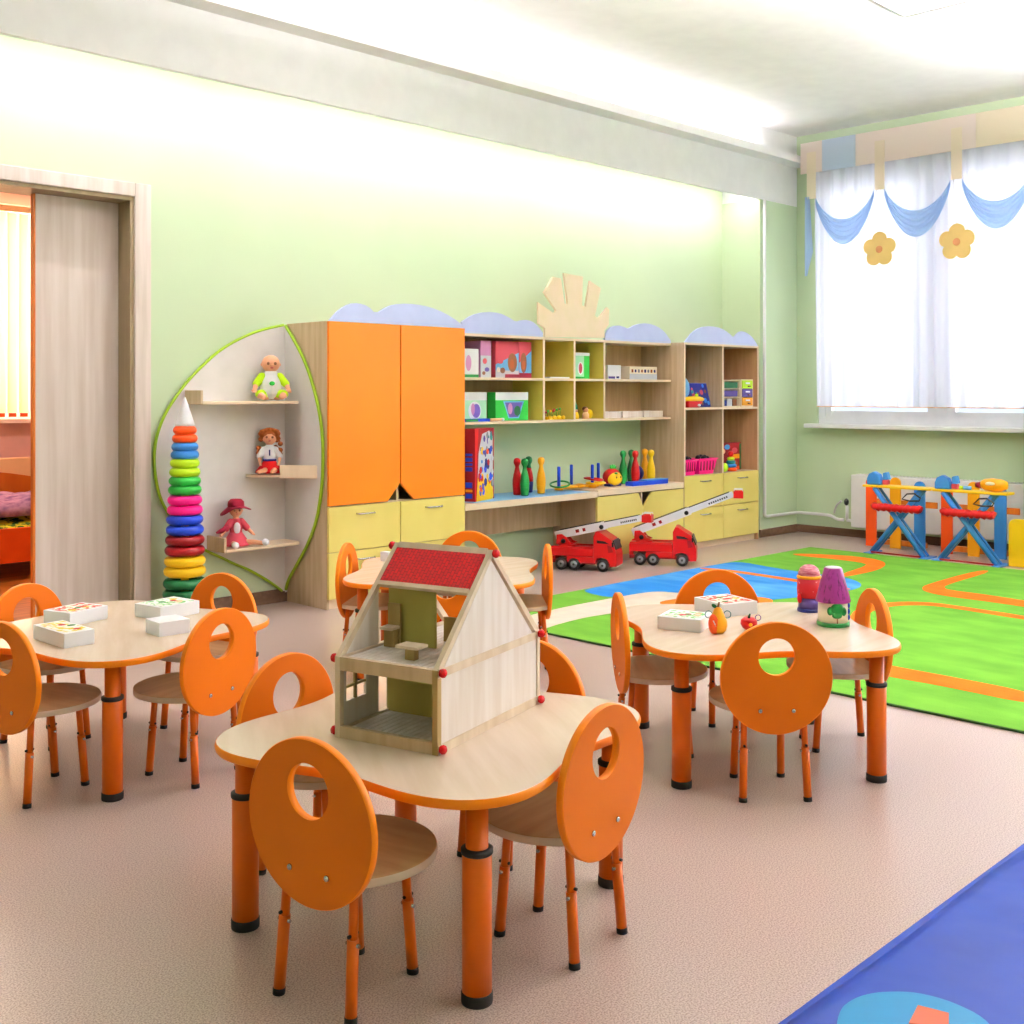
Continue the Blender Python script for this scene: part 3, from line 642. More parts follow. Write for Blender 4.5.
for v, sg in ((-.001, -1), (WD + .001, 1)):
    for u, z in ((.008, .012), (.008, Z1 - .006), (LN - .008, .012), (LN - .008, Z1 - .006), (.235, Z2 - .008)):
        MB().lathe([(.0035, 0), (.0085, .001), (.0102, .006), (.0092, .011), (.005, .0145), (.0001, .0155)], (u, v, z), 18, 'red_knob', rot=Matrix.Rotation(PI / 2 if sg < 0 else -PI / 2, 4, 'X')).build('knob', t)
def in_house(u, v, z):
    c, s = math.cos(HA), math.sin(HA)
    return (1.592 + u * c - v * s, 1.817 + u * s + v * c, TZ + z)
zf = Z1 - .005
f = thing('toy_chair', 'tiny tall-backed plywood chair standing on the upper floor of the toy house', 'toy furniture', in_house(.158, .235, zf + .0003), HA)
MB().bb(.012, .018, -.0175, .0175, 0, .1, 'plywood_dark', .001).build('backrest', f); MB().bb(-.022, .0118, -.018, .018, .042, .049, 'plywood', .001).build('seat', f); MB().bb(-.008, .008, -.015, .015, 0, .0418, 'plywood_dark', .001).build('base', f)
f = thing('toy_table', 'tiny plywood table standing near the edge of the toy house upper floor', 'toy furniture', in_house(.074, .118, zf + .0003), HA)
MB().bb(-.022, .022, -.03, .03, .027, .034, 'plywood', .001).build('tabletop', f); MB().bb(-.009, .009, -.013, .013, 0, .0268, 'plywood_dark', .001).build('base', f)
f = thing('toy_bed', 'small plywood toy bed at the back of the toy house upper floor', 'toy furniture', in_house(.33, .11, zf + .0003), HA)
MB().bb(-.06, .06, -.045, .045, .03, .038, 'plywood', .001).build('base', f)
for s in (-1, 1): MB().bb(s * .06 - .003 + s * .0032, s * .06 + .003 + s * .0032, -.045, .045, 0, .06, 'plywood_dark', .001).build('end_board', f)

# ------------------------------------------------------------------ white card boxes on the tables
def card_box(x, y, rz, sx_, sy_, h, printed, label, z=TZ):
    t = thing('card_box', label, 'box', (x, y, z), rz, 'white puzzle boxes on the tables')
    MB().bb(-sx_ / 2 + .0015, sx_ / 2 - .0015, -sy_ / 2 + .0015, sy_ / 2 - .0015, 0, h - .003, 'mat_paper').build('tray', t)
    l = MB().bb(-sx_ / 2, sx_ / 2, -sy_ / 2, sy_ / 2, .003, h, 'mat_paper', .0012).build('lid', t)
    if printed:
        random.seed(int(x * 1000)); b = MB()
        b.bb(-sx_ * .42, sx_ * .42, -sy_ * .42, sy_ * .42, h + .0001, h + .0005, printed)
        for k in range(5):
            px, py = random.uniform(-.28, .28) * sx_, random.uniform(-.3, .3) * sy_
            pts = [(px + (.010 + .006 * random.random()) * math.cos(a * PI / 4), py + (.010 + .006 * random.random()) * math.sin(a * PI / 4)) for a in range(8)]
            b.prism(smooth_poly(pts, 1), h + .0006, h + .0009, 'Z', random.choice(['card_red', 'card_yellow', 'card_green', 'card_cream', 'card_peach', 'card_brown']))
        b.build('printed_picture', l)
card_box(1.497, 3.482, R_(3), .098, .205, .045, 'confetti_yellow', 'white card box with a yellow-green picture, nearest on the table with four boxes')
card_box(1.660, 3.762, R_(17), .160, .128, .045, 'confetti', 'white card box with a red speckled picture, just behind the yellow-green one')
card_box(1.932, 3.640, R_(10), .166, .140, .045, 'confetti_green', 'white card box with a green picture beside the stacking ring tower')
card_box(1.790, 3.370, R_(-2), .106, .098, .045, None, 'smallest white card box, plain lidded, in front of the green-picture box')
card_box(3.046, 2.235, R_(19), .138, .147, .042, 'confetti_green', 'white card box with a pale green picture standing behind the toy pear')
card_box(3.360, 2.290, R_(-17), .150, .165, .045, 'confetti', 'white card box with a faint red picture, second box from the toy pear')
card_box(3.262, 4.085, R_(14), .032, .045, .043, None, 'small white box on the table behind the toy house', TZ)

# ------------------------------------------------------------------ toy pear, apple and two painted jars
t = thing('toy_pear', 'orange and yellow toy pear with green wire handles on the table', 'toy', (3.046, 2.105, TZ), R_(-45))
MB().lathe([(.0001, 0), (.018, .001), (.026, .009), (.030, .024), (.0285, .04), (.022, .056), (.0165, .068), (.0125, .078), (.006, .084), (.0001, .085)], m='toy_amber').build('body', t)
MB().ball((-.012, -.006, .03), (.0205, .024, .034), 'toy_hot_orange').build('blush', t)
MB().tube([(0, 0, .083), (.002, 0, .092), (.004, 0, .1)], [.004, .0035, .003], 'toy_brown', 8).build('stem', t)
MB().ball((-.012, 0, .087), (.010, .003, .006), 'toy_dark_green', rot=Matrix.Rotation(.6, 4, 'Y')).build('leaf', t)
for s in (-1, 1): MB().torus((s * .030, 0, .060), .0115, .0014, 'toy_teal', axis='Y', n=24, k=6).build('handle', t)
MB().box((-.016, -.0285, .036), (.003, .002, .02), 'toy_pale', ry=-.45).build('mark', t)
t = thing('toy_apple', 'small dark red toy apple with a green stalk beside the toy pear', 'toy', (3.156, 2.06, TZ), R_(-45))
MB().lathe([(.0001, .003), (.010, 0), (.021, .007), (.0275, .02), (.026, .033), (.016, .041), (.006, .038), (.0001, .036)], m='toy_red').build('body', t)
MB().ball((0, -.0268, .022), (.006, .002, .006), 'toy_amber').build('flower', t)
MB().tube([(0, 0, .036), (.001, 0, .045), (.004, 0, .053)], [.0045, .004, .0025], 'toy_dark_green', 8).build('stem', t)
MB().torus((.030, 0, .040), .009, .0013, 'toy_purple', axis='Y', n=20, k=6).build('handle', t)
t = thing('painted_jar', 'painted paper-cone jar with a purple roof, green tree and green base band', 'jar', (3.423, 1.905, TZ), R_(-45))
MB().lathe([(.0001, .004), (.0505, .004), (.0485, .085), (.0001, .085)], m='toy_cream', n=36).build('wall', t)
MB().lathe([(.0001, 0), (.053, 0), (.054, .006), (.053, .014), (.0001, .014)], m='toy_green', n=36).build('base_band', t)
MB().lathe([(.0001, .080), (.056, .080), (.0575, .083), (.030, .189), (.028, .192), (.0001, .192)], m='purple_foil', n=36).build('roof', t)
MB().lathe([(.0001, .192), (.026, .192), (.024, .1945), (.0001, .1945)], m='toy_pale', n=30).build('lid', t)
b = MB()
for k, (dx, dz, r) in enumerate(((0, .062, .021), (-.014, .054, .018), (.015, .052, .018), (0, .042, .018))): b.ball((dx, -.0450 + abs(dx) * .25, dz), (r, .0065, r), 'toy_green')
b.box((.0, -.050, .022), (.004, .002, .018), 'toy_brown').build('tree_picture', t)
b = MB()
for z in (.03, .05, .07): b.ball((.044, -.021, z), (.007, .006, .010), 'toy_blue', rot=Matrix.Rotation(-1.1, 4, 'Z'))
b.build('blue_border', t)
t = thing('painted_jar', 'red painted jar figure with a pink domed cap and blue trousers', 'jar', (3.581, 2.087, TZ), R_(-45))
MB().lathe([(.0001, 0), (.041, 0), (.042, .005), (.040, .012), (.0001, .012)], m='toy_navy', n=32).build('base_band', t)
MB().lathe([(.0001, .012), (.038, .012), (.037, .052), (.0001, .052)], m='toy_violet', n=32).build('trousers', t)
MB().lathe([(.0001, .050), (.040, .050), (.0425, .075), (.041, .118), (.0001, .118)], m='red_print', n=32).build('coat', t)
MB().torus((0, 0, .122), .0365, .0065, 'toy_amber', n=32, k=10).build('fur_band', t)
MB().lathe([(.0385, .122), (.038, .136), (.032, .152), (.018, .163), (.0001, .167)], m='jar_cap', n=32).build('cap', t)
MB().ball((-.037, -.014, .048), (.009, .010, .018), 'toy_red').build('sleeve', t)

# ------------------------------------------------------------------ rug and soft mat
def flat(b, P, z0, m): b.prism([(max(4.073, q[0]), q[1]) for q in smooth_poly(P, 2)], z0, z0 + .0012, 'Z', m)
b = MB().bb(4.07, 7.74, 1.2, 4.502, .001, .0105, 'rug_green', 0.003).bb(4.062, 4.0705, 1.195, 4.505, .0008, .0095, 'rug_dark')
flat(b, RUG_PATH, .0106, 'rug_beige'); flat(b, RUG_BLUE, .0108, 'rug_blue'); flat(b, RUG_OR5, .0122, 'rug_orange'); flat(b, RUG_LINE, .0122, 'rug_orange')
for P in (RUG_OR1, RUG_OR2, RUG_OR3, RUG_OR4): flat(b, P, .0106, 'rug_orange')
tag(b.build('rug'), 'bright green rug with a blue river and orange roads on the beige floor', 'rug')
t = thing('play_mat', 'royal blue vinyl play mat with a cyan shape and an orange square', 'play mat', (1.6, .2, 0))
b = MB(); i = b.mi('vinyl_blue'); nx, ny = 90, 36; LX, LY = 2.8, .948; random.seed(3)
V = []
for a in range(nx + 1):
    row = []
    for c in range(ny + 1):
        x = LX * a / nx; y = LY * c / ny; ed = min(x, LX - x, y, LY - y)
        z = .018 * min(1, (ed / .012)) ** .5 + .0022 * math.sin(3.1 * x + 5 * y) * min(1, ed / .1) + .0016 * math.sin(9 * x - 6 * y + 1) * min(1, ed / .1)
        row.append(b.bm.verts.new((x, y + .004 * math.sin(7 * x) * (c / ny), z)))
    V.append(row)
for a in range(nx):
    for c in range(ny):
        f = b.bm.faces.new([V[a][c], V[a + 1][c], V[a + 1][c + 1], V[a][c + 1]]); f.material_index = i; f.smooth = True
b.bb(.002, LX - .002, .002, LY - .004, 0, .012, 'vinyl_blue'); b.build('cover', t)
MB().prism(smooth_poly([(x - 1.6, y - .2) for x, y in MAT_CYAN] + [(.25, .55), (.12, .75)], 2), .014, .024, 'Z', 'vinyl_cyan').build('cyan_patch', t)
MB().prism([(x - 1.6, y - .2) for x, y in MAT_ORANGE], .0235, .026, 'Z', 'vinyl_orange').build('orange_patch', t)

# ------------------------------------------------------------------ stacking ring tower
t = thing('stacking_rings', 'tall tower of paired coloured rings topped by a white cone', 'toy', (2.925, 5.325, 0))
MB().lathe([(.0001, 0), (.115, 0), (.118, .008), (.112, .018), (.02, .02), (.02, 1.0), (.0001, 1.0)], m='toy_yellow', n=36).build('stand', t)
rings = [('hot_orange', 1.003, .960), ('sky', .917, .876), ('lime', .833, .786), ('leaf_green', .741, .694), ('pink', .642, .591), ('blue', .541, .488), ('dark_red', .435, .382), ('yellow', .327, .274), ('dark_green', .212, .156)]
zs = []
for c, a, d in rings: zs += [(a, c), (d, c)]
zs += [(.1, 'hot_orange'), (.045, 'hot_orange')]
for k, (z, c) in enumerate(zs):
    f = k / 19; out = .060 + (.118 - .060) * (f ** .85); r = .0235 + .0045 * f
    MB().torus((0, 0, z), out - r, r, 'toy_' + c, n=36, k=14, sz=.98).build('ring', t)
MB().lathe([(.0001, 1.175), (.004, 1.172), (.012, 1.150), (.046, 1.045), (.050, 1.030), (.046, 1.024), (.0001, 1.024)], m='toy_pale', n=30).build('cone_top', t)

# ------------------------------------------------------------------ dolls on the wall shelf
def remesh(o, v=.004):
    m = o.modifiers.new('skin', 'REMESH'); m.mode = 'VOXEL'; m.voxel_size = v; m.use_smooth_shade = True
    s = o.modifiers.new('smooth', 'SMOOTH'); s.factor = .5; s.iterations = 3
    return o
def limb(b, pts, rs, m):
    b.tube(pts, rs, m, 12)
    for p, r in ((pts[0], rs[0]), (pts[-1], rs[-1])): b.ball(p, r, m, 12)
def face(t, c, r, skin_dark='brown', lips='rose'):
    for s in (-1, 1):
        MB().ball((c[0] + s * r * .36, c[1] - r * .88, c[2] + r * .02), (r * .15, r * .09, r * .18), 'toy_brown', 10).build('eye', t)
    MB().ball((c[0], c[1] - r * .90, c[2] - r * .48), (r * .19, r * .08, r * .08), 'toy_' + lips, 10).build('mouth', t)
def doll_body(t, hr, hz, legs, arms, skin='skin_baby', tw=.032, th=.085):
    b = MB(); b.ball((0, 0, hz), (hr * .95, hr * .92, hr), skin, 20); b.ball((0, -hr * .93, hz - hr * .2), (hr * .14, hr * .16, hr * .13), skin, 8)
    for s in (-1, 1): b.ball((s * hr * .93, 0, hz - hr * .1), (hr * .13, hr * .12, hr * .2), skin, 8)
    limb(b, [(0, 0, max(.03, tw + .002)), (0, 0, th), (0, 0, hz - hr * .6)], [tw, tw * .9, tw * .5], skin)
    for L_ in legs: limb(b, *L_, skin)
    for A_ in arms:
        limb(b, *A_, skin)
        p = Vector(A_[0][-1]); q = Vector(A_[0][-2]); d = (p - q).normalized(); sd = d.cross(Vector((0, 0, 1))).normalized()
        r = A_[1][-1]
        b.ball(p + d * r * .9, (r * 1.05, r * 1.05, r * .8), skin, 10)
        for k in range(4): limb(b, [p + d * r * 1.2 + sd * r * (k - 1.5) * .5, p + d * r * (2.3 + (.25 if k in (1, 2) else 0)) + sd * r * (k - 1.5) * .55], [r * .27, r * .22], skin)
        limb(b, [p + d * r * .5 + sd * r * .8, p + d * r * 1.3 + sd * r * 1.5], [r * .3, r * .24], skin)
    return remesh(b.build('body', t), .0028)
DR = R_(-25)
# baby doll
t = thing('baby_doll', 'bald baby doll in a white and lime suit seated on the top wall shelf', 'doll', (3.492, 5.40, 1.1545), DR); t.scale = (1.12, 1.0, 1.02)
legs = [([(s * .03, -.01, .026), (s * .062, -.045, .032), (s * .045, -.07, .02)], [.026, .021, .016]) for s in (-1, 1)]
arms = [([(s * .045, 0, .122), (s * .075, -.014, .085), (s * .082, -.035, .062)], [.017, .015, .011]) for s in (-1, 1)]
doll_body(t, .048, .200, legs, arms, tw=.042, th=.11)
b = MB(); limb(b, [(0, 0, .0545), (0, 0, .1), (0, 0, .135)], [.052, .050, .036], 'cloth_pale')
remesh(b.build('shirt', t), .003)
for s in (-1, 1):
    b = MB(); limb(b, [(s * .042, 0, .128), (s * .072, -.012, .090)], [.024, .020], 'cloth_lime'); remesh(b.build('sleeve', t), .003)
    b = MB(); limb(b, [(s * .03, -.004, .031), (s * .058, -.04, .034)], [.031, .024], 'cloth_lime'); remesh(b.build('trouser_leg', t), .003)
b = MB(); b.ball((0, -.052, .092), (.014, .004, .012), 'cloth_leaf_green').build('print', t)
face(t, (0, 0, .200), .048)
# ginger doll
t = thing('ginger_doll', 'doll with long ginger curls, white blouse and red skirt on the middle wall shelf', 'doll', (3.487, 5.405, .7455), R_(-32)); t.scale = (1.2, 1.0, 1.12)
legs = [([(s * .018, -.01, .018), (s * .022, -.06, .02), (s * .03 - .02, -.105, .014)], [.016, .013, .010]) for s in (-1, 1)]
arms = [([(s * .028, 0, .118), (s * .048, -.01, .085), (s * .042, -.035, .055)], [.010, .009, .007]) for s in (-1, 1)]
doll_body(t, .037, .182, legs, arms, 'toy_skin', tw=.024, th=.09)
b = MB(); limb(b, [(0, 0, .06), (0, 0, .095), (0, 0, .128)], [.027, .029, .022], 'cloth_pale')
for s in (-1, 1): limb(b, [(s * .026, 0, .120), (s * .047, -.010, .086)], [.016, .014], 'cloth_pale')
remesh(b.build('blouse', t), .003)
MB().lathe([(.0001, .070), (.026, .068), (.040, .045), (.062, .016), (.066, .005), (.0001, .004)], m='cloth_red', n=28, sc=(1, 1)).build('skirt', t)
MB().torus((0, 0, .068), .026, .006, 'cloth_navy').build('belt', t)
MB().box((0, -.029, .105), (.006, .003, .03), 'cloth_navy').build('tie', t)
b = MB(); b.ball((0, .008, .190), (.043, .040, .040), 'cloth_ginger', 16)
random.seed(5)
for k in range(26):
    a = random.uniform(-.25, PI + .25); z = random.uniform(.09, .215); rr = .040 + .010 * (z < .17)
    b.ball((rr * math.cos(a), rr * math.sin(a) * .8 + .006, z), .013, 'cloth_ginger', 8)
for k in range(7):
    a = PI * k / 6; b.ball((.034 * math.cos(a), -.018, .198 + .022 * math.sin(a)), .011, 'cloth_ginger', 8)
remesh(b.build('hair', t), .003); face(t, (0, -.002, .182), .037)
# doll with the red hat
t = thing('hat_doll', 'doll with a wide dark red hat and plaid dress on the lowest wall shelf', 'doll', (3.245, 5.385, .3456 + .0665), R_(-20))
t.location = (3.268, 5.395, .3635); t.scale = (1.22, 1.15, 1.22)
legs = [([(-.016, -.01, .016), (-.02, -.06, .016), (-.022, -.10, .012)], [.014, .012, .010]), ([(.018, -.01, .018), (.07, -.04, .018), (.105, -.06, .014)], [.014, .012, .010])]
arms = [([(s * .026, 0, .105), (s * .050, -.014, .075), (s * .066, -.035, .058)], [.010, .009, .007]) for s in (-1, 1)]
doll_body(t, .031, .160, legs, arms, 'toy_skin', tw=.022, th=.08)
b = MB(); limb(b, [(0, 0, .045), (0, 0, .085), (0, 0, .112)], [.028, .027, .018], 'cloth_rose')
for s in (-1, 1): limb(b, [(s * .024, 0, .108), (s * .046, -.012, .080)], [.016, .015], 'cloth_rose')
remesh(b.build('dress_top', t), .003)
MB().lathe([(.0001, .066), (.027, .062), (.042, .040), (.060, .014), (.062, .004), (.0001, .003)], m='cloth_rose', n=28).build('skirt', t)
MB().ball((0, -.026, .082), (.015, .006, .026), 'cloth_pale').build('bib', t)
for p in ((-.023, -.112, .016), (.118, -.066, .018)): MB().ball(p, (.016, .022, .015), 'cloth_pale').build('shoe', t)
b = MB(); b.lathe([(.033, .168), (.037, .180), (.035, .198), (.024, .209), (.0001, .211)], m='cloth_crimson', n=24)
n = 40; i = b.mi('cloth_crimson')
inner = [b.bm.verts.new((.034 * math.cos(2 * PI * k / n), .034 * math.sin(2 * PI * k / n), .178)) for k in range(n)]
inn2 = [b.bm.verts.new((.034 * math.cos(2 * PI * k / n), .034 * math.sin(2 * PI * k / n), .171)) for k in range(n)]
def brim(k, dz):
    a = 2 * PI * k / n; r = .056 + .012 * abs(math.cos(a)) ** 2 + .003 * math.sin(3 * a); return (r * math.cos(a), r * math.sin(a), .176 - .030 * abs(math.cos(a)) ** 1.5 * (1.3 if math.cos(a) < 0 else .6) + dz)
o1 = [b.bm.verts.new(brim(k, .004)) for k in range(n)]; o2 = [b.bm.verts.new(brim(k, 0)) for k in range(n)]
for A, B_ in ((inner, o1), (o1, o2), (o2, inn2)):
    for k in range(n):
        f = b.bm.faces.new([A[k], A[(k + 1) % n], B_[(k + 1) % n], B_[k]]); f.material_index = i; f.smooth = True
b.build('hat', t)
MB().tube([(-.036, -.02, .09), (-.070, -.03, .072), (-.092, -.03, .066)], [.010, .012, .004], 'cloth_crimson', 8).build('scarf', t)
face(t, (0, 0, .160), .031)

# ------------------------------------------------------------------ fire trucks
def truck(x, y, rz, pitch, length, label):
    t = thing('toy_fire_truck', label, 'toy truck', (x, y, 0), rz, 'red toy fire trucks with ladders')
    W_ = .17; h = W_ / 2
    MB().bb(.0, .46, -h + .012, h - .012, .045, .07, 'toy_dark_red', .003).build('chassis', t)
    b = MB().bb(.0, .300, -h, h, .095, .150, 'toy_red', .006).bb(.115, .300, -h + .004, h - .004, .055, .094, 'toy_red', .004).bb(0, .03, -h + .004, h - .004, .07, .094, 'toy_red', .004)
    for s in (-1, 1): b.bb(0.005, .295, s * h - s * .012, s * h, .150, .160, 'toy_red', .003)
    b.build('bed', t)
    cab = MB().prism([(.302, .055), (.302, .235), (.318, .268), (.335, .270), (.375, .245), (.425, .215), (.452, .150), (.462, .120), (.462, .040), (.42, .035), (.415, .06), (.395, .085), (.36, .095), (.325, .085), (.308, .055)], -h, h, 'Y', 'toy_red').build('cab', t, bevel=.004)
    for s in (-1, 1):
        MB().prism([(.325, .210), (.38, .205), (.412, .188), (.330, .190)], s * h - .0015, s * h + .0015, 'Y', 'black_plastic').build('side_window', cab)
        MB().prism([(.398, .182), (.425, .174), (.440, .135), (.405, .128)], s * h - .0015, s * h + .0017, 'Y', 'toy_dark_red').build('side_window', cab)
        MB().ball((.449, s * (h - .03), .10), (.010, .014, .014), 'toy_peach', 10).build('headlight', cab)
        MB().box((.437, s * (h + .007), .185), (.012, .012, .032), 'black_plastic', bev=.003).build('mirror', cab)
    MB().bb(.4, .46, -h + .01, h - .01, .036, .05, 'toy_dark_red', .003).build('bumper', cab)
    b = MB(); p = [Vector((.432, 0, .206)), Vector((.454, 0, .150))]
    b.prism([(.4305, .211), (.4375, .213), (.4605, .152), (.4535, .148)], -h + .014, h - .014, 'Y', 'black_plastic').build('windscreen', cab)
    for s in (-1, 1):
        for wx in (.075, .165, .365):
            wl = MB().lathe([(.018, -.014), (.036, -.014), (.042, -.009), (.042, .009), (.036, .014), (.018, .014)], (wx, s * (h - .014), .042), 28, 'black_rubber', axis='Y').build('wheel', t)
            MB().lathe([(.0001, -.0155), (.014, -.0155), (.024, -.0142), (.024, .0142), (.014, .0155), (.0001, .0155)], (wx, s * (h - .014), .042), 20, 'toy_grey', axis='Y').build('hub', wl)
            MB().lathe([(.0001, -.0175), (.008, -.0175), (.008, .0175), (.0001, .0175)], (wx, s * (h - .014), .042), 12, 'black_plastic', axis='Y').build('hub_cap', wl)
    tb = MB().lathe([(.0001, .1502), (.062, .1502), (.062, .166), (.0001, .166)], (.095, 0, 0), 28, 'toy_red')
    tb.bb(.035, .115, -.05, .05, .166, .196, 'toy_red', .006).prism([(.03, .166), (.12, .166), (.155, .175), (.12, .190), (.10, .215), (.07, .236), (.035, .232)], -.052, -.034, 'Y', 'toy_red').prism([(.03, .166), (.12, .166), (.155, .175), (.12, .190), (.10, .215), (.07, .236), (.035, .232)], .034, .052, 'Y', 'toy_red')
    tt = tb.build('turntable', t, bevel=.002)
    for s in (-1, 1): MB().lathe([(.0001, -.004), (.016, -.004), (.016, .004), (.0001, .004)], (.083, s * .056, .19), 16, 'black_plastic', axis='Y').build('knob', tt)
    # ladder: two telescoping sections along +x, pitched about the pivot
    P = Matrix.Translation(Vector((.052, 0, .214))) @ Matrix.Rotation(-pitch, 4, 'Y')
    def sect(x0, x1, w_, zz, hh, mname, slots, m='toy_pale'):
        b = MB()
        for s in (-1, 1): b.bb(x0, x1, s * w_ - .003, s * w_ + .003, zz, zz + hh, m, .001)
        n = int((x1 - x0) / .022)
        for k in range(n): b.bb(x0 + .01 + k * .022, x0 + .015 + k * .022, -w_, w_, zz + hh * .3, zz + hh * .6, m)
        if slots:
            for s in (-1, 1):
                for k in range(slots): 
                    xx = x0 + (x1 - x0) * (.50 + .40 * k / slots); b.bb(xx, xx + (x1 - x0) * .028, s * w_ - .0036, s * w_ + .0036, zz + hh * .3, zz + hh * .62, 'black_plastic')
        b.tube([(x0 + .02, w_ + .0, zz + hh + .004), (x1 - .02, w_, zz + hh + .004)], .0022, 'black_plastic', 6).tube([(x0 + .02, -w_, zz + hh + .004), (x1 - .02, -w_, zz + hh + .004)], .0022, 'black_plastic', 6)
        o = b.build(mname, t); o.matrix_local = P; return o
    a = sect(-.03, length * .56, .034, -.010, .052, 'lower_ladder', 0)
    b = MB()
    for s in (-1, 1): b.bb(.12, .145, s * .034 - .0038, s * .034 + .0038, .006, .028, 'toy_dark_red').bb(.17, .19, s * .034 - .0038, s * .034 + .0038, .006, .028, 'toy_dark_red')
    b.build('marking', a)
    b = MB()
    for s in (-1, 1): b.lathe([(.0001, -.006), (.015, -.006), (.015, .006), (.0001, .006)], (length * .52, s * .038, .012), 16, 'black_plastic', axis='Y')
    b.build('knob', a)
    sect(length * .50, length, .026, -.002, .038, 'upper_ladder', 9)
    e = P @ Vector((length, 0, .012))
    bk = MB()
    for s in (-1, 1): bk.box((e.x + .034, s * .032, e.z + .003), (.066, .004, .05), 'toy_red', bev=.001)
    bk.box((e.x + .003, 0, e.z + .003), (.004, .06, .05), 'toy_red').box((e.x + .065, 0, e.z + .003), (.004, .06, .05), 'toy_red').box((e.x + .034, 0, e.z - .02), (.066, .064, .004), 'toy_red')
    k = bk.build('rescue_basket', t)
    q = MB()
    for s in (-1, 1): q.tube([(e.x + .005, s * .032, e.z + .028), (e.x + .005, s * .032, e.z + .04), (e.x + .062, s * .032, e.z + .04), (e.x + .062, s * .032, e.z + .028)], .0028, 'toy_pale', 6)
    q.build('basket_rail', k)
    return t
def place_truck(rear, front, pitch, length, label):
    rx, ry = rear; fx, fy = front
    a = math.atan2(fy - ry, fx - rx); h = .071
    # the wheels seen are those on the near (-y local) side
    x = rx - .075 * math.cos(a) - h * math.sin(a); y = ry - .075 * math.sin(a) + h * math.cos(a)
    truck(x, y, a, pitch, length, label)
place_truck((5.625, 5.155), (5.752, 4.885), R_(13.0), .585, 'red toy fire truck with the lower ladder, half under the desk')
place_truck((6.16, 4.905), (6.325, 4.650), R_(22), .715, 'red toy fire truck whose long raised ladder crosses the yellow drawers')

# ------------------------------------------------------------------ boxes and toys in the wall cabinet
def gbox(name, x0, x1, y0, y1, z0, z1, m, label, cat='box', group=None, deco=None, rz=0.0):
    """a packaged box: body plus printed shapes on its front; deco = list of (kind, u, v, ru, rv, material) in 0..1 front coordinates"""
    w_, d_, h_ = x1 - x0, y1 - y0, z1 - z0
    t = thing(name, label, cat, ((x0 + x1) / 2, (y0 + y1) / 2, z0), rz, group)
    MB().bb(-w_ / 2, w_ / 2, -d_ / 2, d_ / 2, 0, h_, m, .001).build('carton', t)
    if deco:
        b = MB(); yy = -d_ / 2
        for k, (kd, u, v, ru, rv, mm) in enumerate(deco):
            cx, cz = -w_ / 2 + u * w_, v * h_; a, c = ru * w_, rv * h_; o = .0004 + .0003 * k
            if kd == 'r': pts = [(cx - a, cz - c), (cx + a, cz - c), (cx + a, cz + c), (cx - a, cz + c)]
            elif kd == 'o': pts = [(cx + a * math.cos(2 * PI * q / 24), cz + c * math.sin(2 * PI * q / 24)) for q in range(24)]
            elif kd == 't': pts = [(cx - a, cz + c), (cx + a, cz + c), (cx + a * .5, cz - c), (cx - a * .5, cz - c)]
            else: pts = [(cx - a, cz - c), (cx + a, cz - c), (cx + a, cz + c), (cx - a, cz)]
            b.prism(pts, yy - o, yy + .0002, 'Y', mm)
        b.build('printed_front', t)
    return t
ZA = 1.2945; ZB = 1.0125
gbox('game_box', 4.80, 4.935, 5.24, 5.42, ZA, 1.476, 'card_pale', 'white game box with a green foot, top shelf beside the wardrobe', group='boxes on the open shelves', deco=[('r', .5, .05, .5, .05, 'card_green'), ('o', .35, .5, .18, .28, 'card_mauve')])
gbox('game_box', 4.962, 5.055, 5.25, 5.44, ZA, 1.530, 'card_mauve', 'tall pink box on the top shelf next to the two red picture boxes', group='boxes on the open shelves', deco=[('r', .5, .30, .5, .30, 'card_light_grey'), ('o', .4, .45, .2, .08, 'card_rose'), ('o', .6, .22, .22, .06, 'card_violet'), ('o', .3, .12, .15, .05, 'card_brown')])
gbox('game_box', 5.115, 5.330, 5.27, 5.31, ZA, 1.535, 'card_rose', 'wider of the two red picture boxes with a pale blue hill', group='boxes on the open shelves', deco=[('s', .5, .36, .5, .34, 'card_light_blue'), ('r', .5, .10, .5, .10, 'card_light_grey'), ('o', .72, .42, .2, .26, 'card_brown'), ('o', .70, .38, .1, .13, 'card_ginger'), ('o', .2, .46, .12, .08, 'card_rose'), ('o', .3, .2, .1, .08, 'card_brown'), ('o', .12, .22, .07, .07, 'card_cream'), ('r', .7, .05, .3, .05, 'card_crimson')])
gbox('game_box', 5.335, 5.452, 5.27, 5.31, ZA, 1.537, 'card_rose', 'narrower red picture box standing against the yellow divider', group='boxes on the open shelves', deco=[('s', .5, .42, .5, .34, 'card_light_blue'), ('o', .35, .42, .25, .28, 'card_brown'), ('o', .35, .36, .12, .12, 'card_ginger'), ('r', .5, .07, .5, .07, 'card_crimson')])
gbox('game_box', 4.80, 5.035, 5.27, 5.35, ZB, 1.200, 'card_mint', 'pale green box with a white top band, lower shelf beside the wardrobe', group='boxes on the open shelves', deco=[('r', .5, .86, .5, .14, 'card_pale'), ('o', .55, .36, .24, .32, 'card_pale'), ('o', .6, .36, .16, .24, 'card_violet'), ('o', .48, .42, .07, .2, 'card_mauve')])
gbox('game_box', 5.115, 5.42, 5.27, 5.35, ZB, 1.200, 'card_leaf_green', 'bright green box with a white top band and a dark picture', group='boxes on the open shelves', deco=[('r', .5, .86, .5, .14, 'card_pale'), ('t', .55, .38, .32, .30, 'card_light_blue'), ('t', .55, .38, .27, .26, 'card_violet'), ('o', .44, .42, .07, .2, 'card_mauve'), ('o', .66, .34, .1, .18, 'card_dark_green')])
t = gbox('thin_book', 4.80, 5.01, 5.212, 5.262, ZB, ZB + .018, 'card_blue', 'thin blue and green book lying in front of the pale green box', 'book', deco=[('r', .25, .5, .25, .4, 'card_green')])
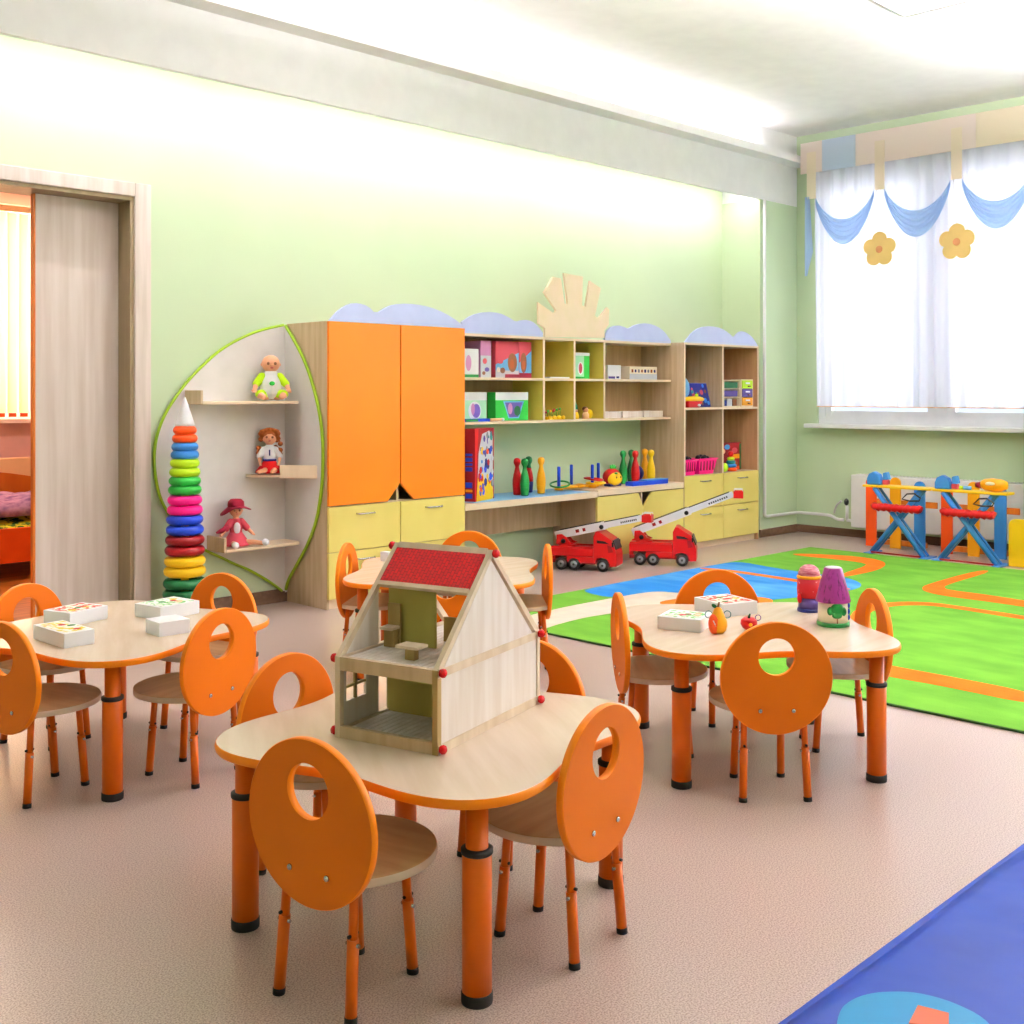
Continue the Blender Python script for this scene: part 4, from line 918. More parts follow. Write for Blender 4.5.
t = thing('toy_tube', 'short tan tube with a white end lying in front of the bright green box', 'toy', (5.10, 5.232, ZB))
MB().cyl((-.07, 0, .010), (.03, 0, .010), .009, .009, 'toy_peach', 12).build('tube', t); MB().cyl((.0302, 0, .010), (.05, 0, .010), .010, .010, 'toy_pale', 12).build('cap', t)
tag(MB().bb(-.1, .1, -.04, .04, 0, .010, 'card_pale', .001).build('thin_book', None, (5.68, 5.26, ZA)), 'thin white booklet lying in the upper of the two empty-looking yellow cubbies', 'book')
gbox('game_box', 5.885, 6.035, 5.26, 5.29, ZA, 1.478, 'card_leaf_green', 'green and white card box in the cubby under the cream sun', group='boxes on the open shelves', deco=[('r', .3, .5, .3, .42, 'card_mint'), ('o', .35, .40, .2, .25, 'card_pale'), ('o', .35, .40, .12, .2, 'card_rose'), ('r', .5, .94, .5, .06, 'card_pale')])
t = thing('toy_garden', 'small yellow toy planter with brown and green stalks in a yellow cubby', 'toy', (5.655, 5.26, ZB))
b = MB().bb(-.09, .09, -.03, .03, 0, .022, 'toy_yellow', .003); b.build('base', t)
for k in range(4): MB().ball((-.07 + k * .046, -.034, .015), (.018, .006, .014), 'toy_yellow', 10).build('petal', t)
b = MB(); random.seed(2)
for k in range(9):
    x = -.075 + k * .018; b.tube([(x, 0, .022), (x + random.uniform(-.012, .012), random.uniform(-.01, .01), .05 + random.random() * .03)], .0025, random.choice(['toy_brown', 'toy_leaf_green', 'toy_dark_green']), 6)
    b.ball((x, random.uniform(-.01, .01), .045 + random.random() * .03), .009, random.choice(['toy_brown', 'toy_amber', 'toy_dark_red', 'toy_leaf_green']), 8)
b.build('stalks', t)
t = thing('toy_clown', 'small toy figure with a green cap at the edge of its yellow cubby', 'toy', (5.865, 5.24, ZB))
MB().lathe([(.0001, 0), (.022, 0), (.024, .02), (.015, .048), (.0001, .05)], m='toy_yellow').build('body', t); MB().ball((0, 0, .062), .017, 'toy_skin').build('head', t); MB().lathe([(.018, .068), (.012, .095), (.0001, .118)], m='toy_green').build('cap', t)
t = thing('toy_figure', 'small round-headed toy figure with a peach body beside a yellow disc', 'toy', (5.975, 5.245, ZB))
MB().lathe([(.0001, 0), (.026, 0), (.024, .03), (.014, .05), (.0001, .052)], m='toy_peach').build('body', t); MB().ball((0, 0, .062), .02, 'toy_skin').build('head', t); MB().ball((0, .006, .070), (.022, .02, .017), 'toy_brown').build('hair', t)
tag(MB().lathe([(.0001, -.012), (.03, -.012), (.034, 0), (.03, .012), (.0001, .012)], m='toy_yellow', axis='Y').build('toy_disc', None, (6.04, 5.27, ZB + .034)), 'yellow round toy disc standing behind the small peach figure', 'toy')
gbox('game_box', 6.27, 6.42, 5.29, 5.41, ZA, 1.398, 'card_pale', 'small white carton on the shelf to the side of the cream sun', group='boxes on the open shelves', deco=[('r', .3, .12, .25, .08, 'card_violet'), ('r', .75, .14, .1, .07, 'card_navy')])
gbox('game_box', 6.52, 6.85, 5.29, 5.41, ZA, 1.392, 'card_cream', 'long cream box with tiny coloured pictures on its front', group='boxes on the open shelves', deco=[('r', .5, .22, .5, .22, 'card_light_grey')] + [('o' if k % 2 else 'r', .1 + .115 * k, .66, .03, .12, ('card_ginger', 'card_navy', 'card_grey')[k % 3]) for k in range(8)])
for k in range(3):
    t = thing('wooden_crate', 'x', 'box', (6.265 + .248 * k + .02, 5.33, ZB), 0, 'low wooden crates on the lower shelf')
    w_ = .115
    MB().bb(-w_, w_, -.06, -.054, 0, .046, 'plywood_light').bb(-w_, w_, .054, .06, 0, .046, 'plywood_light').bb(-w_, -w_ + .006, -.054, .054, 0, .046, 'plywood_light').bb(w_ - .006, w_, -.054, .054, 0, .046, 'plywood_light').bb(-w_ + .006, w_ - .006, -.054, .054, 0, .005, 'plywood_light').build('tray', t)
    MB().bb(-w_ + .007, w_ - .007, -.053, .053, .006, .040, 'toy_cream', .002).build('contents', t)
    t['label'] = ['low pale wooden crate standing against the yellow divider', 'middle one of three low pale wooden crates', 'low pale wooden crate nearest the tall cabinet'][k]

# ------------------------------------------------------------------ toys on the desk
ZD = .5150; ZE = .5225
t = thing('toy_carton', 'tall red carton with a multicoloured toy picture standing by the wardrobe', 'box', (4.80, 5.13, ZD), R_(20))
w_, d_, h_ = .272, .085, .455
MB().bb(0, w_, 0, d_, 0, h_, 'card_dark_red', .0015).build('carton', t)
b = MB(); random.seed(11)
b.prism([(.03, .0), (.05, .30), (.10, .42), (.20, .44), (.25, .40), (.255, .0)], -.0006, .0002, 'Y', 'card_light_grey')
b.prism([(0.0, .0), (.0, h_), (.05, h_), (.03, .3), (.015, 0)], -.0005, .0002, 'Y', 'card_red').prism([(.02, 0), (.04, .15), (.24, .12), (.26, .02), (.24, 0)], -.0009, .0002, 'Y', 'card_yellow')
for k in range(46):
    u = random.uniform(.06, .25); v = random.uniform(.03, .33); r = random.uniform(.008, .022)
    b.prism([(u + r * math.cos(a * PI / 3 + k), v + r * 1.3 * math.sin(a * PI / 3 + k)) for a in range(6)], -.0012 - .00008 * k, .0002, 'Y', random.choice(['card_blue', 'card_navy', 'card_red', 'card_sky', 'card_grey', 'card_hot_orange', 'card_light_grey', 'card_blue', 'card_violet', 'card_yellow']))
for k in range(10):
    u = random.uniform(.12, .24); v = random.uniform(.32, .43); r = .015
    b.prism([(u + r * math.cos(a * PI / 3), v + r * 1.5 * math.sin(a * PI / 3)) for a in range(6)], -.0012 - .0001 * k, .0002, 'Y', random.choice(['card_grey', 'card_light_grey', 'card_violet', 'card_teal']))
b.build('printed_front', t)
b = MB()
for z0, z1 in ((.02, .05), (.06, .075), (.085, .12), (.19, .215), (.225, .24), (.25, .275), (.285, .30)):
    b.prism([(.018, z0), (.066, z0), (.066, z1), (.018, z1)], -.0006, .0002, 'X', 'card_blue' if z0 != .06 else 'card_amber')
b.build('lettering', t)

PIN = [(.0001, 0), (.018, 0), (.021, .004), (.0215, .012), (.0245, .045), (.0260, .075), (.0252, .10), (.0205, .135), (.0135, .168), (.0105, .185), (.0125, .196), (.0170, .205), (.0200, .218), (.0190, .232), (.0135, .243), (.0001, .248)]
PIN = [(r * 1.22, z) for r, z in PIN]
def pin(x, y, m, label, z=ZD, band=None):
    t = thing('bowling_pin', label, 'bowling pin', (x, y, z), 0, 'toy bowling pins on the desk')
    MB().lathe(PIN, m='toy_' + m, n=22).build('body', t)
    b = MB()
    for zz in (.055, .075, .095): b.torus((0, 0, zz), .0302, .0014, 'toy_' + (band or m), n=22, k=6)
    b.build('ring_groove', t)
pin(5.335, 5.29, 'red', 'red toy bowling pin next to the front green one, nearer the tall red carton')
pin(5.330, 5.214, 'green', 'green toy bowling pin standing in front of its group')
t = thing('bowling_pin', 'green-headed toy bowling pin with red shoulders and a blue foot, behind the yellow one', 'bowling pin', (5.53, 5.37, ZD), 0, 'toy bowling pins on the desk')
MB().lathe(PIN[8:], m='toy_dark_green', n=22).build('head', t); MB().lathe(PIN[5:9], m='toy_red', n=22).build('shoulder', t); MB().lathe(PIN[:6], m='toy_navy', n=22).build('body', t)
pin(5.520, 5.245, 'amber', 'yellow toy bowling pin on the blue desk sheet')
pin(6.47, 5.31, 'green', 'green toy bowling pin just behind the apple-faced toy', ZE)
pin(6.602, 5.34, 'dark_green', 'darker green toy bowling pin partly hidden by the red one', ZE)
pin(6.52, 5.235, 'red', 'red toy bowling pin above the flat blue box', ZE)
pin(6.79, 5.36, 'amber', 'yellow toy bowling pin at the back beside the dark blue ball', ZE)
pin(6.706, 5.235, 'yellow', 'yellow toy bowling pin nearest the tall cabinet side', ZE)
tag(MB().ball((0, 0, .064), .064, 'toy_navy', 26).build('toy_ball', None, (6.695, 5.375, ZE + .0)), 'dark blue ball between the red and yellow bowling pins', 'ball')
t = thing('toy_box', 'flat blue plastic box lying on the desk in front of the pins', 'box', (6.54, 5.150, ZE), R_(-2))
MB().bb(-.20, .20, -.045, .028, 0, .030, 'toy_blue', .003).build('base', t); MB().bb(-.05, .20, -.047, .030, .0302, .038, 'toy_sky', .002).build('lid', t)
# ring toss
t = thing('ring_toss', 'yellow ring toss base with four blue pegs on the desk', 'toy', (5.95, 5.28, ZE), 0)
b = MB().box((0, 0, .016), (.50, .03, .02), 'toy_amber', rz=.06, bev=.006).box((0, 0, .0165), (.30, .028, .021), 'toy_amber', rz=-.35, bev=.006); b.ball((0, 0, .018), (.045, .04, .016), 'toy_amber')
b.build('cross_base', t)
for x, y in ((-.253, -.035), (-.03, .05), (.078, -.052), (.25, .04)):
    MB().lathe([(.0001, .004), (.030, .004), (.032, .012), (.026, .026), (.0001, .026)], (x, y, 0), 24, 'toy_amber').build('peg_foot', t)
    MB().lathe([(.0115, .026), (.0115, .160), (.009, .166), (.0001, .167)], (x, y, 0), 14, 'toy_blue').build('peg', t)
def hoop(x, y, z, tx, ty, m, label):
    o = MB().torus((0, 0, 0), .066, .0065, m, n=40, k=8).build('throwing_ring', None, (x, y, z)); o.rotation_euler = (tx, ty, 0)
    tag(o, label, 'throwing ring', 'throwing rings on the desk')
hoop(5.693, 5.232, ZE + .046, R_(8), R_(-12), 'toy_green', 'green throwing ring leaning on the first blue peg')
hoop(6.035, 5.222, ZE + .064, R_(5), R_(4), 'toy_red', 'red throwing ring around the third blue peg')
hoop(6.05, 5.215, ZE + .036, 0, 0, 'toy_yellow', 'yellow throwing ring lying beneath the red one')
t = thing('apple_toy', 'round yellow-faced toy with a red top and green leaves on the desk', 'toy', (6.262, 5.24, ZE))
MB().ball((0, .005, .066), (.082, .055, .062), 'toy_red', 24).build('body', t); MB().ball((-.004, -.026, .054), (.070, .040, .050), 'toy_yellow', 22).build('face', t)
b = MB()
for a in (-.5, 0, .5, 1.1): b.ball((math.sin(a) * .03, 0, .126 + .008 * math.cos(a)), (.010, .006, .024), 'toy_leaf_green', 10, Matrix.Rotation(a, 4, 'Y'))
b.ball((-.02, -.052, .096), (.018, .008, .007), 'toy_leaf_green', 10).build('leaf', t)
MB().bb(-.06, .06, -.035, .03, 0, .018, 'toy_navy', .004).build('base', t)
for s in (-1, 1): MB().ball((-.004 + s * .022, -.062, .066), (.007, .004, .008), 'toy_brown', 8).build('eye', t)

# ------------------------------------------------------------------ things in the tall cabinet
ZC1 = 1.0825; ZC2 = .5665
tag(MB().ball((0, 0, .09), (.055, .055, .09), 'toy_light_blue', 24).build('toy_balloon', None, (7.065, 5.21, ZC1 + .055)), 'pale blue upright oval toy behind the yellow toy boat', 'toy')
t = thing('toy_stand', 'low block under the pale blue oval toy', 'toy', (7.065, 5.21, ZC1)); MB().bb(-.05, .05, -.04, .04, 0, .0548, 'toy_dark_green', .003).build('block', t)
t['label'] = 'dark green block carrying the pale blue oval toy'
t = thing('toy_boat', 'yellow and red toy boat with a small green ball in the tall cabinet', 'toy', (7.085, 5.128, ZC1))
MB().prism([(-.10, .0), (.05, .0), (.085, .05), (-.10, .05)], -.035, .035, 'Y', 'toy_red').build('hull', t, bevel=.006)
MB().ball((.01, 0, .062), (.135, .034, .026), 'toy_yellow', 24).build('deck', t)
MB().ball((.035, -.01, .092), .014, 'toy_lime', 12).build('knob', t); MB().ball((.035, -.036, .018), (.02, .005, .010), 'toy_pale', 10).build('mark', t)
t = thing('picture_book', 'dark blue picture book leaning on the back of the tall cabinet cubby', 'book', (7.264, 5.183, ZC1 + .002), 0)
bk = MB().bb(-.132, .132, -.006, .006, 0, .19, 'card_navy', .001).build('cover', t); bk.rotation_euler = (R_(-14), 0, 0)
b = MB(); random.seed(21)
for k in range(14):
    u, v, r = random.uniform(-.11, .11), random.uniform(.02, .17), random.uniform(.010, .022)
    b.prism([(u + r * math.cos(a * PI / 5), v + r * math.sin(a * PI / 5)) for a in range(10)], -.0066 - .0001 * k, -.0055, 'Y', random.choice(['card_rose', 'card_teal', 'card_violet', 'card_brown', 'card_sky']))
b.build('printed_front', bk)
t = thing('shelf_organiser', 'small wooden organiser with an olive and a purple compartment in the tall cabinet', 'organiser', (7.555, 5.137, ZC1), 0)
ow = .115
b = MB().bb(-ow, ow, -.05, .05, 0, .007, 'maple_edge').bb(-ow, ow, -.05, .05, .208, .215, 'maple_edge').bb(ow - .007, ow, -.05, .05, .007, .208, 'maple_edge').bb(-ow, -ow + .007, -.05, .05, .007, .208, 'maple_edge').bb(-ow + .007, ow - .007, -.05, .05, .074, .081, 'maple_edge').bb(-ow + .007, ow - .007, -.05, .05, .141, .148, 'maple_edge').bb(-ow + .007, ow - .007, .044, .05, .007, .208, 'maple_back')
b.build('frame', t)
MB().bb(-.10, .10, -.035, .04, .150, .198, 'toy_dark_green', .003).build('drawer', t); MB().bb(-.10, .10, -.035, .04, .083, .131, 'toy_violet', .003).build('drawer', t)
MB().bb(-.10, -.045, -.03, .02, .0075, .055, 'card_navy').build('contents', t); MB().bb(-.04, .03, -.03, .02, .0075, .066, 'card_light_grey').build('contents', t); MB().bb(.04, .095, -.03, .02, .0075, .06, 'card_brown').build('contents', t)
t = thing('drawer_unit', 'small desk organiser with green, lilac and orange drawers', 'organiser', (7.782, 5.145, ZC1), 0)
b = MB().bb(-.085, .085, -.05, .05, 0, .008, 'maple_edge').bb(-.085, .085, -.05, .05, .214, .222, 'maple_edge').bb(-.085, -.077, -.05, .05, .008, .214, 'maple_edge').bb(.077, .085, -.05, .05, .008, .214, 'maple_edge').bb(-.077, .077, .044, .05, .008, .214, 'maple_edge')
b.build('frame', t)
for z, m in ((.010, 'toy_amber'), (.079, 'toy_mauve'), (.148, 'toy_mint')):
    dr = MB().bb(-.074, .074, -.054, .04, z, z + .064, {'toy_amber': 'toy_amber', 'toy_mauve': 'toy_violet', 'toy_mint': 'toy_lime'}[m], .003).build('drawer', t)
    MB().bb(-.03, .03, -.0575, -.0538, z + .036, z + .048, 'toy_pale', .001).build('card_label', dr); MB().bb(.0, .035, -.062, -.0542, z + .012, z + .022, 'toy_brown', .002).build('handle', dr)
def basket(x, w_, label):
    t = thing('plastic_basket', label, 'basket', (x, 5.15, ZC2), 0, 'pink baskets in the tall cabinet')
    b = MB()
    def rect(s, z): 
        return [Vector((sx_ * w_ * s, sy_ * .055 * s, z)) for sx_, sy_ in ((-1, -1), (1, -1), (1, 1), (-1, 1))]
    i = b.mi('toy_pink')
    lv = [(.72, 0), (.88, .055), (1.0, .118)]
    R0 = [[b.bm.verts.new(v) for v in rect(s, z)] for s, z in lv]; R1 = [[b.bm.verts.new(v) for v in rect(s - .05, max(z, .004))] for s, z in lv]
    b.bm.faces.new(R0[0][::-1]); b.bm.faces.new(R1[0])
    for a, c in zip(R0, R0[1:]):
        for k in range(4): b.bm.faces.new([a[k], a[(k + 1) % 4], c[(k + 1) % 4], c[k]])
    for a, c in zip(R1, R1[1:]):
        for k in range(4): b.bm.faces.new([a[(k + 1) % 4], a[k], c[k], c[(k + 1) % 4]])
    for k in range(4): b.bm.faces.new([R0[-1][k], R0[-1][(k + 1) % 4], R1[-1][(k + 1) % 4], R1[-1][k]])
    b.build('tub', t)
    MB().tube([tuple(v) for v in rect(1.04, .116)], .006, 'toy_pink', 8, True).build('rim', t)
    b = MB()
    for k in range(5): b.bb(-w_ * .75 + k * w_ * .33, -w_ * .75 + k * w_ * .33 + w_ * .1, -.0535, -.044, .03, .10, 'toy_crimson')
    b.build('slot', t)
    b = MB(); random.seed(int(x * 100))
    for k in range(6): b.ball((random.uniform(-.6, .6) * w_, random.uniform(-.025, .025), .115 + random.random() * .015), .022, 'black_plastic', 8)
    b.build('contents', t)
basket(7.018, .085, 'bright pink basket cut off by the front edge of the tall cabinet side')
basket(7.237, .122, 'wider bright pink basket holding black things')
gbox('toy_set', 7.52, 7.85, 5.20, 5.26, ZC2, .79, 'card_dark_red', 'dark red boxed toy set with bright pictures in the lowest cubby', deco=[('o', .4, .85, .12, .09, 'card_sky'), ('o', .2, .70, .12, .1, 'card_peach'), ('r', .75, .5, .2, .08, 'card_amber'), ('o', .72, .72, .12, .1, 'card_rose'), ('o', .72, .22, .14, .14, 'card_ginger'), ('r', .72, .08, .2, .06, 'card_hot_orange'), ('r', .96, .5, .03, .46, 'card_dark_green')])
t = thing('ring_pyramid', 'little pyramid of teal, yellow and orange rings topped with red', 'toy', (7.615, 5.14, ZC2))
for z, R1, m in ((.016, .05, 'hot_orange'), (.046, .046, 'sky'), (.074, .038, 'teal'), (.10, .030, 'lime')): MB().torus((0, 0, z), R1 - .014, .0145, 'toy_' + m, n=24, k=10).build('ring', t)
MB().cyl((0, 0, 0), (0, 0, .12), .010, .010, 'toy_yellow', 12).build('post', t); MB().ball((0, 0, .14), .024, 'toy_red', 14).build('top', t)
tag(MB().ball((0, 0, .036), (.030, .03, .036), 'toy_lime', 16).build('toy_egg', None, (7.50, 5.12, ZC2)), 'small yellow-green egg-shaped toy beside the ring pyramid', 'toy')

# ------------------------------------------------------------------ radiator and pipe
t = thing('radiator', 'long white panel radiator under the window', 'radiator', (8.5, 2.95, .095))
b = MB().bb(-.022, .022, 0, 1.61, 0, .43, 'white_gloss', .008); b.bb(.026, .07, 0.02, 1.59, .01, .42, 'white_gloss', .004).build('panel', t)
b.bm if False else None
g = MB()
for k in range(52): g.bb(-.018, .066, .03 + k * .030, .037 + k * .030, .4305, .436, 'white_gloss')
g.build('top_grille', t)
for y in (.3, 1.3): MB().bb(.0705, .099, y - .02, y + .02, .10, .34, 'white_gloss', .002).build('bracket', t)
v = MB().cyl((.01, 1.615, .05), (.01, 1.66, .05), .013, .013, 'white_gloss').cyl((.01, 1.66, .05), (.01, 1.66, .17), .013, .013, 'white_gloss').ball((.01, 1.665, .20), (.02, .02, .03), 'black_plastic').build('valve', t)
b = MB()
b.tube(smooth_open([(8.51, 4.64, .145), (8.51, 4.70, .145), (8.53, 4.76, .168), (8.555, 4.82, .170), (8.56, 5.06, .170), (8.54, 5.095, .170), (8.20, 5.10, .172), (8.055, 5.10, .172), (8.045, 5.10, .2), (8.045, 5.10, 2.79)], 1), .013, 'white_gloss', 10)
b.tube(smooth_open([(8.51, 4.66, .30), (8.53, 4.72, .26), (8.55, 4.75, .19)], 2), .009, 'white_gloss', 8)
tag(b.build('heating_pipe'), 'thin white heating pipe running low along the green pillar and wall', 'pipe')

# ------------------------------------------------------------------ curtains
random.seed(9)
def wavy(x0, y0, y1, z0, z1, amp, n_f, m, parent, name, nz=14, taper=0.0, hem=None):
    b = MB(); i = b.mi(m); N = int((y1 - y0) / .012); V = []
    for r in range(nz + 1):
        z = z0 + (z1 - z0) * r / nz; f = 1 - (r / nz) * .45; row = []
        for k in range(N + 1):
            y = y0 + (y1 - y0) * k / N; yy = y - taper * (1 - r / nz) * ((y - y0) / (y1 - y0))
            ph = y * n_f * 2 * PI
            row.append(b.bm.verts.new((x0 + amp * f * (math.sin(ph + .6 * math.sin(y * 7)) + .35 * math.sin(ph * 2.3 + 1)), yy, z)))
        V.append(row)
    for r in range(nz):
        for k in range(N):
            fa = b.bm.faces.new([V[r][k], V[r][k + 1], V[r + 1][k + 1], V[r + 1][k]]); fa.material_index = i; fa.smooth = True
    return b.build(name, parent)
t = thing('curtain', 'white sheer gathered curtain covering the window down to the sill', 'curtain', (8.44, 0, 0))
wavy(0, 1.60, 4.875, 1.085, 3.06, .028, 7, 'sheer_white', t, 'sheer_panel', taper=.02)
wavy(-.0, 1.60, 4.855, 1.078, 1.086, .028, 7, 'card_peach', t, 'hem', nz=1)
t = thing('valance', 'curtain pelmet paled towards white with cream tabs and pale blue swags', 'curtain', (8.41, 0, 0))
b = MB()
segs = [(4.975, 4.775, 'cloth_valance'), (4.775, 4.475, 'cloth_valance_blue'), (4.475, 3.5, 'cloth_valance'), (3.5, 2.9, 'cloth_valance_cream'), (2.9, 2.2, 'cloth_valance'), (2.2, 1.6, 'cloth_valance_blue')]
for y1, y0, m in segs: b.bb(-.012, .002, y0, y1, 3.03, 3.285, m)
b.build('pelmet_band', t)
tabs = [4.872, 4.265, 3.645, 3.03, 2.41, 1.80]
for y in tabs: MB().bb(-.018, -.0125, y - .042, y + .042, 2.81, 3.20, 'cloth_valance_cream', .002).build('tab', t)
for ya, yb_ in zip(tabs, tabs[1:]):
    b = MB(); i = b.mi('voile_blue'); N = 28; K = 24; V = []
    for r in range(K + 1):
        q = r / K; row = []
        top_off = .040 * (1 - q); 
        for k in range(N + 1):
            s = k / N; y = ya - .045 + (yb_ + .045 - ya + .045) * s; sag = 1 - (2 * s - 1) ** 2
            z = 2.81 - .05 * q - (.20 + .155 * q) * (sag ** .85)
            row.append(b.bm.verts.new((-.022 + .012 * math.sin(q * 5 * 2 * PI) * (.3 + .7 * sag), y, z)))
        V.append(row)
    for r in range(K):
        for k in range(N):
            fa = b.bm.faces.new([V[r][k], V[r][k + 1], V[r + 1][k + 1], V[r + 1][k]]); fa.material_index = i; fa.smooth = True
    b.build('swag', t)
b = MB(); i = b.mi('voile_blue'); V = []
for r in range(11):
    z = 2.83 - .66 * r / 10; wd = .04 + .045 * (r / 10) - .07 * max(0, (r - 7) / 3); V.append([b.bm.verts.new((-.02 + .008 * math.sin(k * 2.2), 4.935 - wd + wd * 2 * k / 8 * .5 - .01, z)) for k in range(9)])
for r in range(10):
    for k in range(8):
        fa = b.bm.faces.new([V[r][k], V[r][k + 1], V[r + 1][k + 1], V[r + 1][k]]); fa.material_index = i; fa.smooth = True
b.build('tail', t)
for y, lb in ((4.262, 'amber fabric flower hanging on the curtain nearest the green wall corner'), (3.638, 'amber fabric flower hanging on the curtain, second one from the wall corner')):
    t = thing('fabric_flower', lb, 'decoration', (8.385, y, 2.335), 0, 'fabric flowers on the curtain')
    pts = []
    for k in range(120):
        a = 2 * PI * k / 120; r = .098 + .042 * abs(math.sin(2.5 * (a + .3))) ** .6
        pts.append((r * math.cos(a), r * math.sin(a)))
    MB().prism(pts, -.006, .006, 'X', 'flower_petal').build('petals', t, bevel=.002)
    MB().lathe([(.0001, -.009), (.026, -.009), (.029, -.006), (.029, 0), (.0001, 0)], axis='X', m='flower_centre').build('centre', t)
    MB().tube([(0, 0, .10), (.0, .01, .3), (-.005, .025, .474)], .0025, 'cloth_pale', 6).build('cord', t)
t = thing('curtain_rail', 'white curtain rail behind the pelmet', 'curtain rail', (8.47, 0, 3.07))
MB().cyl((0, 1.58, 0), (0, 4.98, 0), .012, .012, 'white_gloss', 12).build('rail', t)
for y in (1.7, 3.3, 4.85): MB().bb(0, .129, y - .01, y + .01, -.012, .012, 'white_gloss').build('bracket', t)

# ------------------------------------------------------------------ slatted play fence, ironing stands, yellow bench end
def slat(pts_w, z1, m, parent, y):
    r = pts_w / 2; P = [(y - r, 0), (y - r, z1 - r)] + [(y - r * math.cos(PI * k / 12), z1 - r + r * math.sin(PI * k / 12)) for k in range(1, 12)] + [(y + r, z1 - r), (y + r, 0)]
    MB().prism(P, -.009, .009, 'X', m).build('slat', parent, bevel=.002)
for y0, ys, lb in ((0, (4.235, 4.036, 3.842), 'low play fence of orange, yellow and blue slats nearer the wall corner'), (0, (3.632, 3.433, 3.240), 'low play fence of orange, yellow and blue slats next to the yellow bench end')):
    t = thing('play_fence', lb, 'play fence', (8.2, 0, 0), 0, 'slatted play fences by the radiator')
    for y, m, z in zip(ys, ('orange', 'toy_amber', 'toy_sky'), (.535, .545, .525)): slat(.085, z, m if m != 'orange' else 'toy_hot_orange', t, y)
    MB().bb(.0095, .024, ys[2] - .13, ys[0] + .04, .325, .372, 'orange_wood', .002).build('cross_rail', t)
    MB().bb(.0095, .05, ys[2] - .04, ys[0] + .04, .02, .06, 'orange_wood', .002).build('foot_rail', t)
def stand(y, label, y0_, y1_):
    t = thing('play_ironing_board', label, 'toy ironing board', (7.86, y, 0), 0, 'toy ironing boards')
    # y decreases towards the viewer's right; local frame: +y towards the wall corner
    MB().bb(-.07, .07, y0_, y1_, .494, .512, 'toy_yellow', .006).build('board', t)
    for sx_ in (-1, 1):
        for s in (-1, 1):
            MB().tube([(sx_ * .038 + s * .010, s * .205, .012), (sx_ * .038 + s * .010, -s * .175, .490)], .019 if sx_ < 0 else .010, 'toy_sky', 10).build('leg', t)
    for s in (-1, 1): MB().box((0, s * .212, .006), (.20, .055, .012), 'toy_sky', bev=.005).build('foot', t)
    MB().bb(-.075, -.065, -.19, .19, .010, .022, 'toy_dark_red', .002).build('ground_bar', t)
    b = MB(); n = 26
    b.tube([(-.088, -.205 + .37 * k / n, .355 + .006 * math.sin(k * 2.1)) for k in range(n + 1)], [.026 + .003 * (k % 2) for k in range(n + 1)], 'toy_red', 10)
    b.build('shelf_roll', t)
    MB().tube([(-.09, .0 - .20, .44), (-.092, -.155, .47), (-.092, -.10, .465), (-.09, -.06, .425), (-.092, -.12, .415), (-.092, -.19, .42)], .006, 'black_plastic', 8, True).build('hanger', t)
    return t
stand(3.835, 'toy ironing board on crossed blue legs, the one nearer the wall corner', -.262, .262)
stand(3.315, 'toy ironing board on crossed blue legs next to the yellow bench end', -.28, .245)
for y, lb in ((4.015, 'blue toy iron on the ironing board nearer the wall corner'), (3.495, 'blue toy iron on the ironing board beside the orange toy drill')):
    t = thing('toy_iron', lb, 'toy iron', (7.86, y, .5123), 0, 'blue toy irons')
    P = [(-.055, 0), (.055, 0), (.055, .045), (.04, .08), (0, .1), (-.04, .08), (-.055, .045)]
    MB().prism(P, -.055, .0, 'X', 'toy_sky').build('body', t, bevel=.008)
    MB().prism([(-.105, .045), (-.06, .030), (-.06, .09), (-.09, .098)], -.03, .02, 'X', 'toy_sky').build('handle', t, bevel=.006)
    MB().bb(-.035, .0, -.105, -.058, .004, .040, 'toy_rose', .006).build('dial', t)
t = thing('toy_drill', 'orange toy drill with a maroon collar lying on the ironing board', 'toy', (7.86, 3.16, .5123))
MB().lathe([(.0001, -.105), (.028, -.098), (.042, -.06), (.046, .0), (.040, .05), (.026, .075), (.0001, .076)], (0, 0, .046), 22, 'toy_amber', axis='Y').build('body', t)
MB().lathe([(.0001, .077), (.024, .077), (.018, .115), (.0001, .116)], (0, 0, .040), 18, 'toy_crimson', axis='Y').build('collar', t)
MB().ball((-.040, 0, .055), (.008, .035, .014), 'toy_cream').build('cream_panel', t)  # cream oval on the side of the drill body
t = thing('toy_screwdriver', 'small green and blue toy tool in front of the toy drill tip', 'toy', (7.86, 3.36, .5123))
MB().lathe([(.0001, -.055), (.014, -.05), (.014, .0), (.0001, .001)], (0, 0, .0142), 14, 'toy_light_blue', axis='Y').build('shaft', t); MB().lathe([(.0001, .0015), (.012, .0015), (.013, .045), (.0001, .048)], (0, 0, .0142), 14, 'toy_lime', axis='Y').build('handle', t)
t = thing('play_bench', 'yellow bench end panel with a rounded top corner by the rug', 'play furniture', (7.9, 3.062, 0))
def rpoly(y0, y1, z1, r): return [(y0, .004), (y1, .004), (y1, z1 - r)] + [(y1 - r + r * math.cos(PI * k / 16), z1 - r + r * math.sin(PI * k / 16)) for k in range(1, 9)] + [(y0 + r - r * math.sin(PI * k / 16), z1 - r + r * math.cos(PI * k / 16)) for k in range(1, 9)]
MB().prism(rpoly(-.46, 0, .33, .045), -.012, .012, 'X', 'toy_yellow').build('end_panel', t, bevel=.003)
MB().prism(rpoly(-.46, 0, .33, .045), .34, .364, 'X', 'toy_yellow').build('end_panel', t, bevel=.003)
MB().bb(.0125, .3395, -.42, -.04, .20, .22, 'toy_amber', .002).build('seat', t)
t = thing('play_screen', 'tall green play screen cut off by the picture edge behind the yellow bench', 'play furniture', (8.32, 3.118, 0))
MB().bb(-.012, .012, -.75, 0, .02, 1.145, 'toy_leaf_green', .004).build('panel', t)
